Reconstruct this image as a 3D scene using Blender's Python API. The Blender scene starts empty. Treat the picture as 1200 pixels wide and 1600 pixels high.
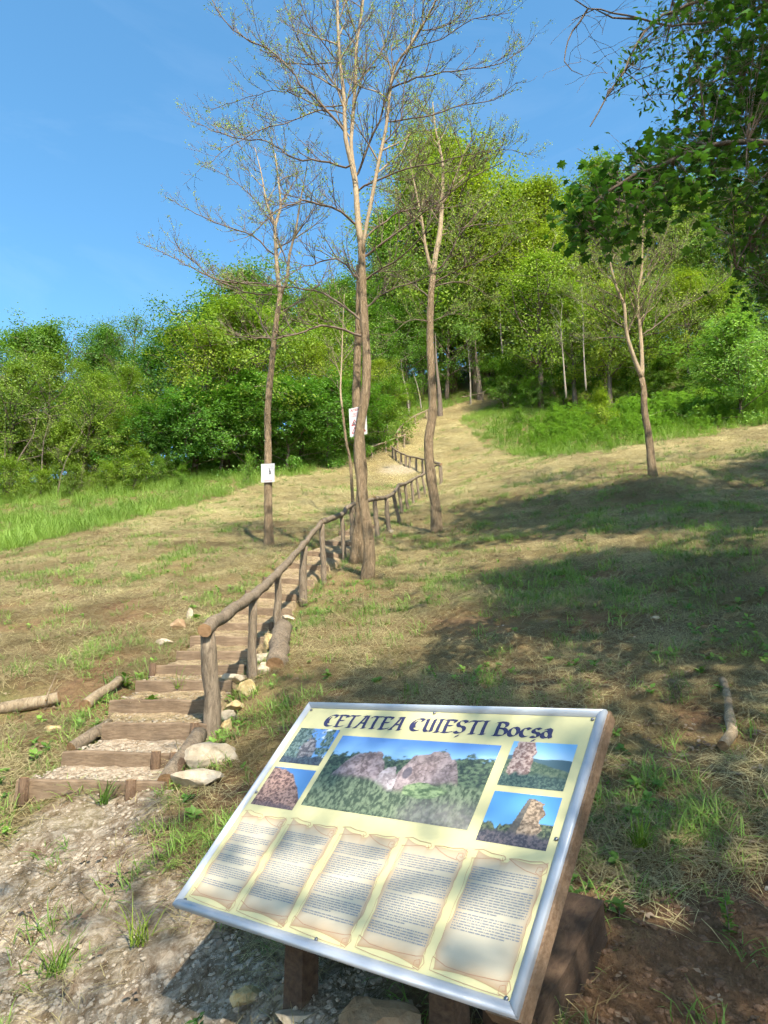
import bpy, bmesh, math, random
import numpy as np
from mathutils import Vector, Matrix

# ------------------------------------------------------------------ camera, sky, sun, exposure
SC = bpy.context.scene
COL = SC.collection
PITCH = math.atan(265 / 1110)
FPX = 1110.0
cam_d = bpy.data.cameras.new('camera')
cam = bpy.data.objects.new('camera', cam_d)
COL.objects.link(cam)
cam_d.sensor_fit = 'VERTICAL'
cam_d.angle_y = 2 * math.atan(800 / FPX)
cam_d.clip_start = 0.05
cam_d.clip_end = 3000
cam.location = (0, 0, 0)
cam.rotation_euler = (math.pi / 2 + PITCH, 0, 0)
SC.camera = cam

SUN_AZ = (0.32, -0.947)          # horizontal direction towards the sun (behind the camera, to the right)
SUN_EL = math.radians(47)
world = bpy.data.worlds.new('World')
SC.world = world
world.use_nodes = True
wn = world.node_tree
bg = wn.nodes['Background']
sky = wn.nodes.new('ShaderNodeTexSky')
sky.sky_type = 'NISHITA'
sky.sun_disc = False
sky.sun_elevation = SUN_EL
sky.sun_rotation = math.atan2(SUN_AZ[0], SUN_AZ[1])
sky.altitude = 300
sky.air_density = 1.0
sky.dust_density = 1.0
sky.ozone_density = 2.0
hs = wn.nodes.new('ShaderNodeHueSaturation')
hs.inputs['Saturation'].default_value = 1.2
hs.inputs['Hue'].default_value = 0.486
hs.inputs['Value'].default_value = 1.2
wn.links.new(sky.outputs[0], hs.inputs['Color'])
# a trace of high cirrus
w_tc = wn.nodes.new('ShaderNodeTexCoord'); w_mp = wn.nodes.new('ShaderNodeMapping'); w_mp.inputs['Scale'].default_value = (2.2, 2.2, 7.0); w_mp.inputs['Rotation'].default_value = (0.0, 0.5, 0.3)
w_n = wn.nodes.new('ShaderNodeTexNoise'); w_n.inputs['Scale'].default_value = 1.6; w_n.inputs['Detail'].default_value = 7; w_n.inputs['Roughness'].default_value = 0.6; w_n.inputs['Distortion'].default_value = 0.8
w_r = wn.nodes.new('ShaderNodeValToRGB'); w_r.color_ramp.elements[0].position = 0.5; w_r.color_ramp.elements[1].position = 0.85; w_r.color_ramp.elements[1].color = (0.05, 0.05, 0.05, 1)
w_m = wn.nodes.new('ShaderNodeMix'); w_m.data_type = 'RGBA'; w_m.inputs[7].default_value = (6.0, 6.6, 7.0, 1)
wn.links.new(w_tc.outputs['Generated'], w_mp.inputs[0]); wn.links.new(w_mp.outputs[0], w_n.inputs['Vector']); wn.links.new(w_n.outputs['Fac'], w_r.inputs[0])
wn.links.new(w_r.outputs[0], w_m.inputs[0]); wn.links.new(hs.outputs[0], w_m.inputs[6])
wn.links.new(w_m.outputs[2], bg.inputs['Color'])
bg.inputs['Strength'].default_value = 0.132

sl = bpy.data.lights.new('sun', 'SUN')
sl.energy = 5.0
sl.angle = math.radians(0.53)
sl.color = (1.0, 0.93, 0.80)
sun = bpy.data.objects.new('sun', sl)
COL.objects.link(sun)
SDIR = Vector((SUN_AZ[0] * math.cos(SUN_EL), SUN_AZ[1] * math.cos(SUN_EL), math.sin(SUN_EL)))
sun.rotation_euler = SDIR.to_track_quat('Z', 'Y').to_euler()
sun.location = SDIR * 60

vs = SC.view_settings
vs.view_transform = 'Standard'
vs.look = 'None'
vs.gamma = 1
vs.use_curve_mapping = False
vs.exposure = 1.15
SC.cycles.max_bounces = 5
SC.cycles.diffuse_bounces = 3
SC.cycles.glossy_bounces = 2
SC.cycles.transmission_bounces = 3
SC.cycles.transparent_max_bounces = 4
SC.cycles.use_denoising = True
SC.cycles.use_adaptive_sampling = True
SC.cycles.adaptive_threshold = 0.04
SC.cycles.adaptive_min_samples = 12

random.seed(7)
CT, ST = math.cos(PITCH), math.sin(PITCH)

# ------------------------------------------------------------------ numeric helpers
def ray(px, py):
    u = (px - 600) / FPX
    v = (800 - py) / FPX
    return u, CT - ST * v, ST + CT * v

def P(px, py, Y):
    u, y, z = ray(px, py)
    s = Y / y
    return Vector((u * s, Y, z * s))

def hash2(ix, iy, seed):
    n = (ix * 374761393 + iy * 668265263 + seed * 974634777) & 0xFFFFFFFF
    n = ((n ^ (n >> 13)) * 1274126177) & 0xFFFFFFFF
    return ((n ^ (n >> 16)) & 0xFFFF) / 65535.0

def vnoise(x, y, seed=0):
    x = np.asarray(x, float); y = np.asarray(y, float)
    ix = np.floor(x).astype(np.int64); iy = np.floor(y).astype(np.int64)
    fx = x - ix; fy = y - iy
    fx = fx * fx * (3 - 2 * fx); fy = fy * fy * (3 - 2 * fy)
    a = hash2(ix, iy, seed); b = hash2(ix + 1, iy, seed)
    c = hash2(ix, iy + 1, seed); d = hash2(ix + 1, iy + 1, seed)
    return (a * (1 - fx) + b * fx) * (1 - fy) + (c * (1 - fx) + d * fx) * fy

def fbm(x, y, seed=0, oct=4):
    s = 0; a = 1; t = 0
    for i in range(oct):
        s = s + a * vnoise(np.asarray(x) * 2 ** i + 17.3 * i, np.asarray(y) * 2 ** i - 9.1 * i, seed + i)
        t += a; a *= 0.5
    return s / t

def sstep(a, b, x):
    t = np.clip((np.asarray(x, float) - a) / (b - a), 0, 1)
    return t * t * (3 - 2 * t)

# ------------------------------------------------------------------ terrain height field
CTRL = [  # points read off the hillside: picture column, row, metres ahead
    (150, 1245, 4.63), (330, 1140, 5.6), (475, 935, 10.0), (590, 840, 15.8), (688, 757, 29), (650, 735, 33), (630, 690, 39),
    (650, 650, 45), (770, 620, 49), (750, 720, 32.5), (820, 715, 31), (900, 690, 28.5), (1020, 745, 17), (1200, 680, 23),
    (1200, 760, 15.5), (1200, 900, 7.6), (1200, 1100, 4.85), (1200, 1300, 3.6), (1200, 1600, 2.62), (900, 1600, 2.5),
    (600, 1560, 2.58), (515, 1530, 2.68), (900, 1000, 6.7), (700, 1090, 5.6), (0, 870, 16), (0, 1000, 8.6), (0, 1200, 5.3),
    (0, 1400, 3.9), (0, 1600, 3.15), (300, 1400, 3.65), (300, 1600, 2.95), (300, 850, 15), (300, 950, 9.3), (580, 720, 35),
    (300, 765, 29), (100, 800, 26), (0, 790, 27), (1000, 850, 10.4), (800, 800, 17.5)]
CW = [tuple(P(*c)) for c in CTRL] + [
    (0, 0, -1.6), (-3, 0, -1.8), (3, 0, -1.25), (0, -10, -4.0), (15, -10, -1.5), (-15, -10, -4.8), (-25, 0, -3.2), (-25, 15, 1.4), (12, 5, 1.7),
    (25, 15, 7.5), (30, 45, 24), (0, 62, 27), (0, 95, 38), (35, 95, 42), (-30, 40, 9), (-45, 75, 13), (-16, 60, 18),
    (-90, 60, 8), (90, 60, 32), (-60, -60, -14), (60, -60, -6), (0, 180, 48), (-150, 180, 16), (150, 180, 50), (0, -150, -22)]
CW = np.array(CW)
def _k(r2):
    return np.where(r2 > 1e-9, r2 * np.log(r2 + 1e-12), 0.0)
_n = len(CW)
_d2 = ((CW[:, None, :2] - CW[None, :, :2]) ** 2).sum(-1)
_A = np.zeros((_n + 3, _n + 3))
_A[:_n, :_n] = _k(_d2) + np.eye(_n) * 0.6
_A[:_n, _n] = 1; _A[:_n, _n + 1:] = CW[:, :2]
_A[_n, :_n] = 1; _A[_n + 1:, :_n] = CW[:, :2].T
_W = np.linalg.solve(_A, np.concatenate([CW[:, 2], [0, 0, 0]]))
def T(x, y):
    x = np.atleast_1d(np.asarray(x, float)); y = np.atleast_1d(np.asarray(y, float))
    sh = x.shape
    xf = x.ravel(); yf = y.ravel()
    out = np.empty(len(xf))
    for i in range(0, len(xf), 20000):
        xx = xf[i:i + 20000]; yy = yf[i:i + 20000]
        r2 = (xx[:, None] - CW[None, :, 0]) ** 2 + (yy[:, None] - CW[None, :, 1]) ** 2
        out[i:i + 20000] = _k(r2) @ _W[:_n] + _W[_n] + _W[_n + 1] * xx + _W[_n + 2] * yy
    far = np.clip((yf - 3) / 15, 0, 1)
    out += (fbm(xf / 3.1, yf / 3.1, 5, 3) - 0.5) * (0.10 + 0.30 * far)
    return out.reshape(sh)
def T1(x, y):
    return float(T([x], [y])[0])
def G(px, py, ymax=75):
    """the place on the hillside seen at a picture column and row"""
    u, ry, rz = ray(px, py)
    Y = np.geomspace(1.6, ymax, 700)
    X = u / ry * Y; Z = rz / ry * Y
    d = Z - T(X, Y)
    k = np.where(d < 0)[0]
    i = k[0] if len(k) else len(Y) - 1
    if i > 0 and len(k):
        t = d[i - 1] / (d[i - 1] - d[i])
        y = Y[i - 1] + t * (Y[i] - Y[i - 1])
    else:
        y = Y[i]
    return Vector((u / ry * y, y, T1(u / ry * y, y)))

def to_px(x, y, z):
    zc = CT * y + ST * z
    v = (-ST * y + CT * z) / np.maximum(zc, 0.05)
    u = x / np.maximum(zc, 0.05)
    return 600 + u * FPX, 800 - v * FPX

# ------------------------------------------------------------------ mesh helpers
class MB:
    def __init__(s):
        s.v = []; s.f = []; s.mi = []; s.n = 0; s.sm = []
    def add(s, verts, faces, mi=0, smooth=False):
        b = s.n
        s.v.extend([tuple(p) for p in verts]); s.n += len(verts)
        for f in faces:
            s.f.append(tuple(b + i for i in f)); s.mi.append(mi); s.sm.append(smooth)
    def box(s, c, sx, sy, sz, rot=None, mi=0, jit=0.0):
        vs_ = []
        for dx, dy, dz in ((-1, -1, -1), (1, -1, -1), (1, 1, -1), (-1, 1, -1), (-1, -1, 1), (1, -1, 1), (1, 1, 1), (-1, 1, 1)):
            p = Vector((dx * sx / 2 + random.uniform(-jit, jit), dy * sy / 2 + random.uniform(-jit, jit), dz * sz / 2 + random.uniform(-jit, jit)))
            if rot is not None: p = rot @ p
            vs_.append(p + Vector(c))
        s.add(vs_, [(0, 3, 2, 1), (4, 5, 6, 7), (0, 1, 5, 4), (1, 2, 6, 5), (2, 3, 7, 6), (3, 0, 4, 7)], mi)
    def tube(s, pts, rad, sides=6, cap=True, mi=0, capmi=None, wob=0.0, rng=random, smooth=True):
        pts = [Vector(p) for p in pts]
        n = len(pts)
        t = (pts[1] - pts[0]).normalized()
        ref = Vector((0, 0, 1)) if abs(t.z) < 0.9 else Vector((1, 0, 0))
        a = t.cross(ref).normalized()
        vs_ = []
        for i, p in enumerate(pts):
            if i == 0: t = pts[1] - pts[0]
            elif i == n - 1: t = pts[-1] - pts[-2]
            else: t = pts[i + 1] - pts[i - 1]
            t = t.normalized()
            a = (a - t * a.dot(t))
            a = a.normalized() if a.length > 1e-6 else t.orthogonal().normalized()
            b = t.cross(a)
            for k in range(sides):
                an = 2 * math.pi * k / sides
                r = rad[i] * (1 + (rng.uniform(-wob, wob) if wob else 0))
                vs_.append(p + (a * math.cos(an) + b * math.sin(an)) * r)
        fs = []
        for i in range(n - 1):
            for k in range(sides):
                k2 = (k + 1) % sides
                fs.append((i * sides + k, i * sides + k2, (i + 1) * sides + k2, (i + 1) * sides + k))
        s.add(vs_, fs, mi, smooth)
        if cap:
            b = s.n - n * sides
            for ring, flip in ((0, True), (n - 1, False)):
                idx = [b + ring * sides + k for k in range(sides)]
                s.f.append(tuple(reversed(idx)) if flip else tuple(idx)); s.mi.append(mi if capmi is None else capmi); s.sm.append(False)
    def mesh(s, name, mats):
        me = bpy.data.meshes.new(name)
        me.from_pydata(s.v, [], s.f)
        for m in (mats if isinstance(mats, (list, tuple)) else [mats]): me.materials.append(m)
        me.polygons.foreach_set('material_index', s.mi)
        me.polygons.foreach_set('use_smooth', s.sm)
        me.update()
        return me
    def build(s, name, mats, parent=None, origin=None):
        me = s.mesh(name, mats)
        return link(name, me, parent, origin)

def link(name, me, parent=None, origin=None):
    o = bpy.data.objects.new(name, me)
    COL.objects.link(o)
    if origin is not None and parent is None:
        me.transform(Matrix.Translation(-Vector(origin))); o.location = origin
    if parent is not None:
        o.parent = parent
        o.matrix_parent_inverse = Matrix.Translation(-parent.location) if parent.type == 'EMPTY' and parent.rotation_euler.to_quaternion().angle < 1e-6 else parent.matrix_world.inverted()
    return o

def empty(name, loc, label, cat, group=None):
    o = bpy.data.objects.new(name, None)
    o.empty_display_size = 0.2
    COL.objects.link(o)
    o.location = loc
    tag(o, label, cat, group)
    return o
def tag(o, label=None, cat=None, group=None, kind=None):
    if label: o['label'] = label
    if cat: o['category'] = cat
    if group: o['group'] = group
    if kind: o['kind'] = kind
    return o

def np_mesh(name, V, F, mats, attrs=None, smooth=False):
    """V (n,3), F (m,k) all faces with k corners"""
    me = bpy.data.meshes.new(name)
    k = F.shape[1]
    me.vertices.add(len(V)); me.vertices.foreach_set('co', np.ascontiguousarray(V, np.float32).ravel())
    me.loops.add(F.size); me.loops.foreach_set('vertex_index', np.ascontiguousarray(F, np.int32).ravel())
    me.polygons.add(len(F)); me.polygons.foreach_set('loop_start', np.arange(0, F.size, k, dtype=np.int32))
    if smooth: me.polygons.foreach_set('use_smooth', np.ones(len(F), bool))
    for m in (mats if isinstance(mats, (list, tuple)) else [mats]): me.materials.append(m)
    for nm, (ty, dom, arr) in (attrs or {}).items():
        a = me.attributes.new(nm, ty, dom)
        a.data.foreach_set({'FLOAT': 'value', 'FLOAT_VECTOR': 'vector', 'INT': 'value', 'FLOAT_COLOR': 'color'}[ty], np.ascontiguousarray(arr).ravel())
    me.update(calc_edges=True)
    return me

def smooth_path(pts, step=0.15):
    """Catmull-Rom through the given points"""
    p = [Vector(q) for q in pts]
    if len(p) < 3: 
        n = max(2, int((p[1] - p[0]).length / step) + 1)
        return [p[0].lerp(p[1], i / (n - 1)) for i in range(n)]
    p = [p[0] * 2 - p[1]] + p + [p[-1] * 2 - p[-2]]
    out = []
    for i in range(1, len(p) - 2):
        n = max(1, int((p[i + 1] - p[i]).length / step))
        for k in range(n):
            t = k / n
            out.append(0.5 * ((2 * p[i]) + (p[i + 1] - p[i - 1]) * t + (2 * p[i - 1] - 5 * p[i] + 4 * p[i + 1] - p[i + 2]) * t * t + (-p[i - 1] + 3 * p[i] - 3 * p[i + 1] + p[i + 2]) * t ** 3))
    out.append(p[-2])
    return out

# ------------------------------------------------------------------ materials
def newmat(name, rough=0.8, spec=0.3):
    m = bpy.data.materials.new(name)
    m.use_nodes = True
    nt = m.node_tree
    b = nt.nodes['Principled BSDF']
    b.inputs['Roughness'].default_value = rough
    b.inputs['Specular IOR Level'].default_value = spec
    return m, nt, b
def nd(nt, t, **kw):
    n = nt.nodes.new(t)
    for k, v in kw.items():
        if k in n.inputs: n.inputs[k].default_value = v
        else: setattr(n, k, v)
    return n
def coords(nt, scale=(1, 1, 1), kind='Object'):
    tc = nd(nt, 'ShaderNodeTexCoord')
    mp = nd(nt, 'ShaderNodeMapping')
    mp.inputs['Scale'].default_value = scale
    nt.links.new(tc.outputs[kind], mp.inputs['Vector'])
    return mp.outputs[0]
def noise(nt, vec, scale, detail=4, rough=0.55, dist=0.0):
    n = nd(nt, 'ShaderNodeTexNoise')
    n.inputs['Scale'].default_value = scale; n.inputs['Detail'].default_value = detail
    n.inputs['Roughness'].default_value = rough; n.inputs['Distortion'].default_value = dist
    if vec is not None: nt.links.new(vec, n.inputs['Vector'])
    return n.outputs['Fac']
def ramp(nt, fac, stops):
    r = nd(nt, 'ShaderNodeValToRGB')
    e = r.color_ramp.elements
    while len(e) < len(stops): e.new(0.5)
    for i, (p, c) in enumerate(stops):
        e[i].position = p; e[i].color = (*c, 1) if len(c) == 3 else c
    nt.links.new(fac, r.inputs[0])
    return r.outputs[0]
def mix(nt, fac, a, b, mode='MIX'):
    m = nd(nt, 'ShaderNodeMix', data_type='RGBA', blend_type=mode)
    for sock, val in ((0, fac), (6, a), (7, b)):
        if isinstance(val, bpy.types.NodeSocket): nt.links.new(val, m.inputs[sock])
        elif sock == 0: m.inputs[0].default_value = val
        else: m.inputs[sock].default_value = (*val, 1)
    return m.outputs[2]
def math_(nt, op, a, b=None, c=None):
    m = nd(nt, 'ShaderNodeMath', operation=op)
    for i, val in enumerate((a, b, c)):
        if val is None: continue
        if isinstance(val, bpy.types.NodeSocket): nt.links.new(val, m.inputs[i])
        else: m.inputs[i].default_value = val
    return m.outputs[0]
def attr(nt, name, ty='GEOMETRY'):
    a = nd(nt, 'ShaderNodeAttribute', attribute_name=name, attribute_type=ty)
    return a
def bump(nt, b, h, strength, dist):
    n = nd(nt, 'ShaderNodeBump')
    n.inputs['Strength'].default_value = strength; n.inputs['Distance'].default_value = dist
    nt.links.new(h, n.inputs['Height'])
    nt.links.new(n.outputs[0], b.inputs['Normal'])
    return n

def ground_material():
    m, nt, b = newmat('hillside_soil', 0.95, 0.1)
    v = coords(nt)
    n1 = noise(nt, v, 1.3, 6, 0.65)
    n2 = noise(nt, v, 14, 6, 0.7, 0.6)
    n3 = noise(nt, coords(nt, (55, 20, 40)), 1.0, 5, 0.7, 1.5)
    soil = ramp(nt, n2, [(0.25, (0.062, 0.034, 0.018)), (0.5, (0.145, 0.083, 0.043)), (0.75, (0.24, 0.148, 0.082))])
    straw = ramp(nt, n3, [(0.3, (0.11, 0.088, 0.04)), (0.48, (0.22, 0.175, 0.07)), (0.7, (0.42, 0.345, 0.152))])
    green = ramp(nt, n3, [(0.3, (0.05, 0.06, 0.02)), (0.6, (0.15, 0.19, 0.05))])
    grav = ramp(nt, n2, [(0.32, (0.14, 0.10, 0.062)), (0.5, (0.30, 0.245, 0.175)), (0.7, (0.49, 0.425, 0.33))])
    aS = attr(nt, 'straw').outputs['Fac']; aG = attr(nt, 'green').outputs['Fac']; aR = attr(nt, 'gravel').outputs['Fac']
    k = math_(nt, 'ADD', aS, math_(nt, 'MULTIPLY', math_(nt, 'SUBTRACT', n1, 0.5), 1.4))
    k = math_(nt, 'ADD', k, math_(nt, 'MULTIPLY', math_(nt, 'SUBTRACT', n3, 0.5), 0.8))
    nk = nd(nt, 'ShaderNodeClamp'); nt.links.new(k, nk.inputs[0])
    c = mix(nt, nk.outputs[0], soil, straw)
    g = math_(nt, 'MULTIPLY', aG, ramp(nt, noise(nt, v, 3.5, 4), [(0.38, (0, 0, 0)), (0.62, (1, 1, 1))]))
    c = mix(nt, g, c, green)
    r = nd(nt, 'ShaderNodeClamp'); nt.links.new(math_(nt, 'ADD', aR, math_(nt, 'MULTIPLY', math_(nt, 'MULTIPLY', math_(nt, 'SUBTRACT', n2, 0.5), 1.6), math_(nt, 'GREATER_THAN', aR, 0.02))), r.inputs[0])
    c = mix(nt, r.outputs[0], c, grav)
    nt.links.new(c, b.inputs['Base Color'])
    h = math_(nt, 'ADD', math_(nt, 'MULTIPLY', n2, 0.6), math_(nt, 'MULTIPLY', n3, 0.5))
    bump(nt, b, h, 0.9, 0.05)
    return m

def leaf_material(name, dark, light, trans=0.35, inst=False, rough=0.5):
    """tint 0..1 runs from dark to light; the object's own colour multiplies it"""
    m, nt, b = newmat(name, rough, 0.25)
    t = attr(nt, 'tint', 'INSTANCER' if inst else 'GEOMETRY').outputs['Fac']
    c = ramp(nt, t, [(0.0, dark), (1.0, light)])
    b.inputs['Sheen Weight'].default_value = 0.0
    oi = nd(nt, 'ShaderNodeObjectInfo')
    if not inst: c = mix(nt, 1.0, c, oi.outputs['Color'], 'MULTIPLY')
    nt.links.new(c, b.inputs['Base Color'])
    tr = nd(nt, 'ShaderNodeBsdfTranslucent')
    tc = mix(nt, 1.0, c, (1.0, 1.15, 0.55), 'MULTIPLY')
    nt.links.new(tc, tr.inputs[0])
    ms = nd(nt, 'ShaderNodeMixShader'); ms.inputs[0].default_value = trans
    nt.links.new(b.outputs[0], ms.inputs[1]); nt.links.new(tr.outputs[0], ms.inputs[2])
    nt.links.new(ms.outputs[0], nt.nodes['Material Output'].inputs[0])
    return m

def bark_material(name, c0, c1, c2, sc=9.0, bstr=0.9, bd=0.02):
    m, nt, b = newmat(name, 0.9, 0.15)
    n = noise(nt, coords(nt, (1, 1, 0.24)), sc * 3.2, 6, 0.75, 1.6)
    n2 = noise(nt, coords(nt), 1.7, 3)
    c = ramp(nt, n, [(0.3, c0), (0.5, c1), (0.72, c2)])
    c = mix(nt, math_(nt, 'MULTIPLY', n2, 0.5), c, tuple(x * 0.55 for x in c1))
    nt.links.new(c, b.inputs['Base Color'])
    bump(nt, b, n, bstr, bd)
    return m

def wood_material(name, c0, c1, along=(1, 12, 12), sc=6.0, rough=0.8):
    m, nt, b = newmat(name, rough, 0.2)
    n = noise(nt, coords(nt, along), sc, 5, 0.65, 0.4)
    n2 = noise(nt, coords(nt), 5, 4)
    c = ramp(nt, n, [(0.3, c0), (0.68, c1)])
    n2 = ramp(nt, n2, [(0.35, (0.05, 0.05, 0.05)), (0.75, (0.85, 0.85, 0.85))])
    c = mix(nt, n2, c, tuple(x * 0.6 for x in c0))
    nt.links.new(c, b.inputs['Base Color'])
    bump(nt, b, n, 0.5, 0.006)
    return m

def stone_material(name, c0, c1, c2, sc=6):
    m, nt, b = newmat(name, 0.9, 0.2)
    n = noise(nt, coords(nt), sc, 7, 0.7, 0.3)
    n2 = noise(nt, coords(nt), sc * 5, 5, 0.7)
    c = ramp(nt, n, [(0.3, c0), (0.5, c1), (0.7, c2)])
    nt.links.new(c, b.inputs['Base Color'])
    bump(nt, b, math_(nt, 'ADD', n, math_(nt, 'MULTIPLY', n2, 0.5)), 0.7, 0.02)
    return m

def plain(name, c, rough=0.6, spec=0.3, metal=0.0):
    m, nt, b = newmat(name, rough, spec)
    n = noise(nt, coords(nt), 30, 3)
    col = mix(nt, n, tuple(x * 0.92 for x in c), tuple(min(1, x * 1.06) for x in c))
    nt.links.new(col, b.inputs['Base Color'])
    b.inputs['Metallic'].default_value = metal
    return m
def print_material(name, rough=0.55):
    m, nt, b = newmat(name, rough, 0.25)
    nt.links.new(attr(nt, 'ink').outputs['Color'], b.inputs['Base Color'])
    return m

M = {}
M['ground'] = ground_material()
M['bark'] = bark_material('acacia_bark', (0.06, 0.042, 0.026), (0.25, 0.178, 0.105), (0.47, 0.355, 0.22), 6.0, 1.0, 0.05)
M['limb'] = bark_material('acacia_limb_bark', (0.14, 0.105, 0.066), (0.35, 0.265, 0.165), (0.48, 0.38, 0.25), bstr=0.4, bd=0.01)
M['twig'] = plain('twig_bark', (0.145, 0.108, 0.08), 0.85, 0.15)
M['log'] = bark_material('log_bark', (0.05, 0.038, 0.027), (0.18, 0.138, 0.095), (0.32, 0.255, 0.18), 7.0, 1.0, 0.012)
M['log_pale'] = bark_material('weathered_log_bark', (0.07, 0.052, 0.032), (0.25, 0.19, 0.12), (0.42, 0.34, 0.23), 4.5, 1.0, 0.01)
M['cut'] = stone_material('cut_log_end', (0.12, 0.07, 0.035), (0.24, 0.14, 0.07), (0.34, 0.21, 0.11), 14)
M['forest_bark'] = bark_material('forest_bark', (0.06, 0.045, 0.035), (0.15, 0.115, 0.085), (0.26, 0.21, 0.16))
M['pale_bark'] = bark_material('pale_dead_bark', (0.14, 0.12, 0.09), (0.26, 0.22, 0.17), (0.36, 0.31, 0.25))
M['plank'] = wood_material('step_plank_wood', (0.115, 0.076, 0.046), (0.245, 0.175, 0.112))
M['stake'] = bark_material('stake_wood', (0.06, 0.038, 0.024), (0.14, 0.088, 0.054), (0.22, 0.15, 0.095))
M['frame_wood'] = wood_material('board_frame_wood', (0.14, 0.085, 0.048), (0.30, 0.20, 0.125), (3, 14, 14))
M['beam'] = wood_material('old_beam_wood', (0.05, 0.031, 0.02), (0.125, 0.08, 0.05), (3, 9, 9))  # also the board's legs; darkened to stand in for shade under the board
M['rock'] = stone_material('limestone', (0.20, 0.155, 0.10), (0.36, 0.295, 0.205), (0.50, 0.43, 0.33))
M['rock_yellow'] = stone_material('yellow_limestone', (0.22, 0.15, 0.06), (0.40, 0.30, 0.14), (0.52, 0.44, 0.28), 9)
M['rock_brown'] = stone_material('brown_sandstone', (0.17, 0.105, 0.055), (0.29, 0.19, 0.105), (0.40, 0.29, 0.18))
M['pebble'] = stone_material('gravel_stone', (0.20, 0.155, 0.108), (0.36, 0.30, 0.222), (0.54, 0.475, 0.375), 18)
M['leaf'] = leaf_material('forest_leaf', (0.06, 0.13, 0.02), (0.26, 0.39, 0.06), 0.42)
M['leaf_near'] = leaf_material('maple_leaf', (0.018, 0.058, 0.010), (0.095, 0.21, 0.03), 0.42, rough=0.4)
M['leaf_new'] = leaf_material('young_leaflet', (0.20, 0.28, 0.06), (0.38, 0.47, 0.13), 0.45)
M['straw'] = leaf_material('cut_straw', (0.125, 0.09, 0.038), (0.56, 0.475, 0.24), 0.2, True, 0.7)
M['blade'] = leaf_material('grass_blade', (0.07, 0.14, 0.025), (0.26, 0.38, 0.075), 0.35, True)
M['weed'] = leaf_material('weed_leaf', (0.06, 0.14, 0.022), (0.22, 0.36, 0.06), 0.35, True)
M['weed_obj'] = leaf_material('weed_leaf_single', (0.05, 0.11, 0.018), (0.16, 0.27, 0.05), 0.35)
M['white'] = plain('sign_white', (0.40, 0.395, 0.39), 0.5)
M['red'] = plain('sign_red', (0.26, 0.012, 0.02), 0.5)
M['pinkink'] = plain('faded_red_ink', (0.30, 0.10, 0.115), 0.5)
M['greyink'] = plain('faded_grey_ink', (0.24, 0.25, 0.30), 0.5)
M['black'] = plain('sign_black', (0.03, 0.03, 0.035), 0.5)
M['alu'] = plain('brushed_aluminium', (0.40, 0.425, 0.46), 0.48, 0.5, 0.25)
M['screw'] = plain('screw_steel', (0.22, 0.22, 0.23), 0.35, 0.5, 1.0)
M['panel'] = plain('cream_print', (0.50, 0.455, 0.24), 0.55, 0.25)
M['ink'] = plain('title_ink', (0.035, 0.035, 0.085), 0.5)
M['textink'] = plain('body_text_ink', (0.19, 0.20, 0.21), 0.5)
M['scroll'] = plain('scroll_outline', (0.33, 0.19, 0.11), 0.5)
M['print'] = print_material('photo_print')

# ------------------------------------------------------------------ the stair lane
STEP_PX = [((25, 1252), (258, 1236)), ((98, 1200), (288, 1188)), ((162, 1158), (322, 1148)), ((171, 1117), (340, 1108)),
           ((212, 1084), (362, 1075)), ((235, 1058), (383, 1048)), ((278, 1034), (400, 1026)), ((300, 1010), (414, 1003)),
           ((325, 988), (428, 981)), ((362, 964), (446, 956)), ((388, 940), (462, 932)), ((420, 916), (480, 909)),
           ((452, 893), (506, 887)), ((484, 873), (530, 867)), ((512, 855), (552, 850)), ((536, 839), (574, 835)), ((556, 826), (594, 822))]
STEPS = []
for (a, b) in STEP_PX:
    A_, B_ = G(*a), G(*b)
    mid = (A_ + B_) / 2
    d = (B_ - A_); d.z = 0
    w = max(d.length, 0.82)
    d.normalize()
    B2 = mid + d * w / 2; A2 = mid - d * w / 2
    STEPS.append([A2, B2, T1(mid.x, mid.y)])
for i in range(1, len(STEPS)):
    STEPS[i][2] = max(STEPS[i][2], STEPS[i - 1][2] + 0.10)
LANE = [tuple((s[0] + s[1]) / 2) for s in STEPS] + [tuple(G(612, 800)), tuple(G(640, 775)), tuple(G(655, 752)), tuple(G(610, 728)), tuple(G(625, 700)), tuple(G(690, 655)), tuple(G(775, 618))]
LP = np.array([p[:2] for p in LANE])
def lane_dist(x, y):
    best = np.full(np.shape(x), 1e9); along = np.zeros(np.shape(x))
    for i in range(len(LP) - 1):
        a, b = LP[i], LP[i + 1]; ab = b - a
        t = np.clip(((x - a[0]) * ab[0] + (y - a[1]) * ab[1]) / (ab @ ab), 0, 1)
        d = np.hypot(x - a[0] - t * ab[0], y - a[1] - t * ab[1])
        m = d < best
        best = np.where(m, d, best); along = np.where(m, i + t, along)
    return best, along
def TM(x, y):
    """the modelled surface: hillside, sunken under the stair, with lumps"""
    x = np.asarray(x, float); y = np.asarray(y, float)
    z = T(x, y)
    d, al = lane_dist(x, y)
    z = z - 0.10 * (1 - sstep(0.40, 0.62, d)) * ((al < len(STEPS) - 0.8) & (al > 0.0))
    near = 1 / (1 + (np.hypot(x, y) / 14) ** 2)
    z = z + (fbm(x * 4.2, y * 4.2, 21, 4) - 0.5) * 0.12 * near
    return z

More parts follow.
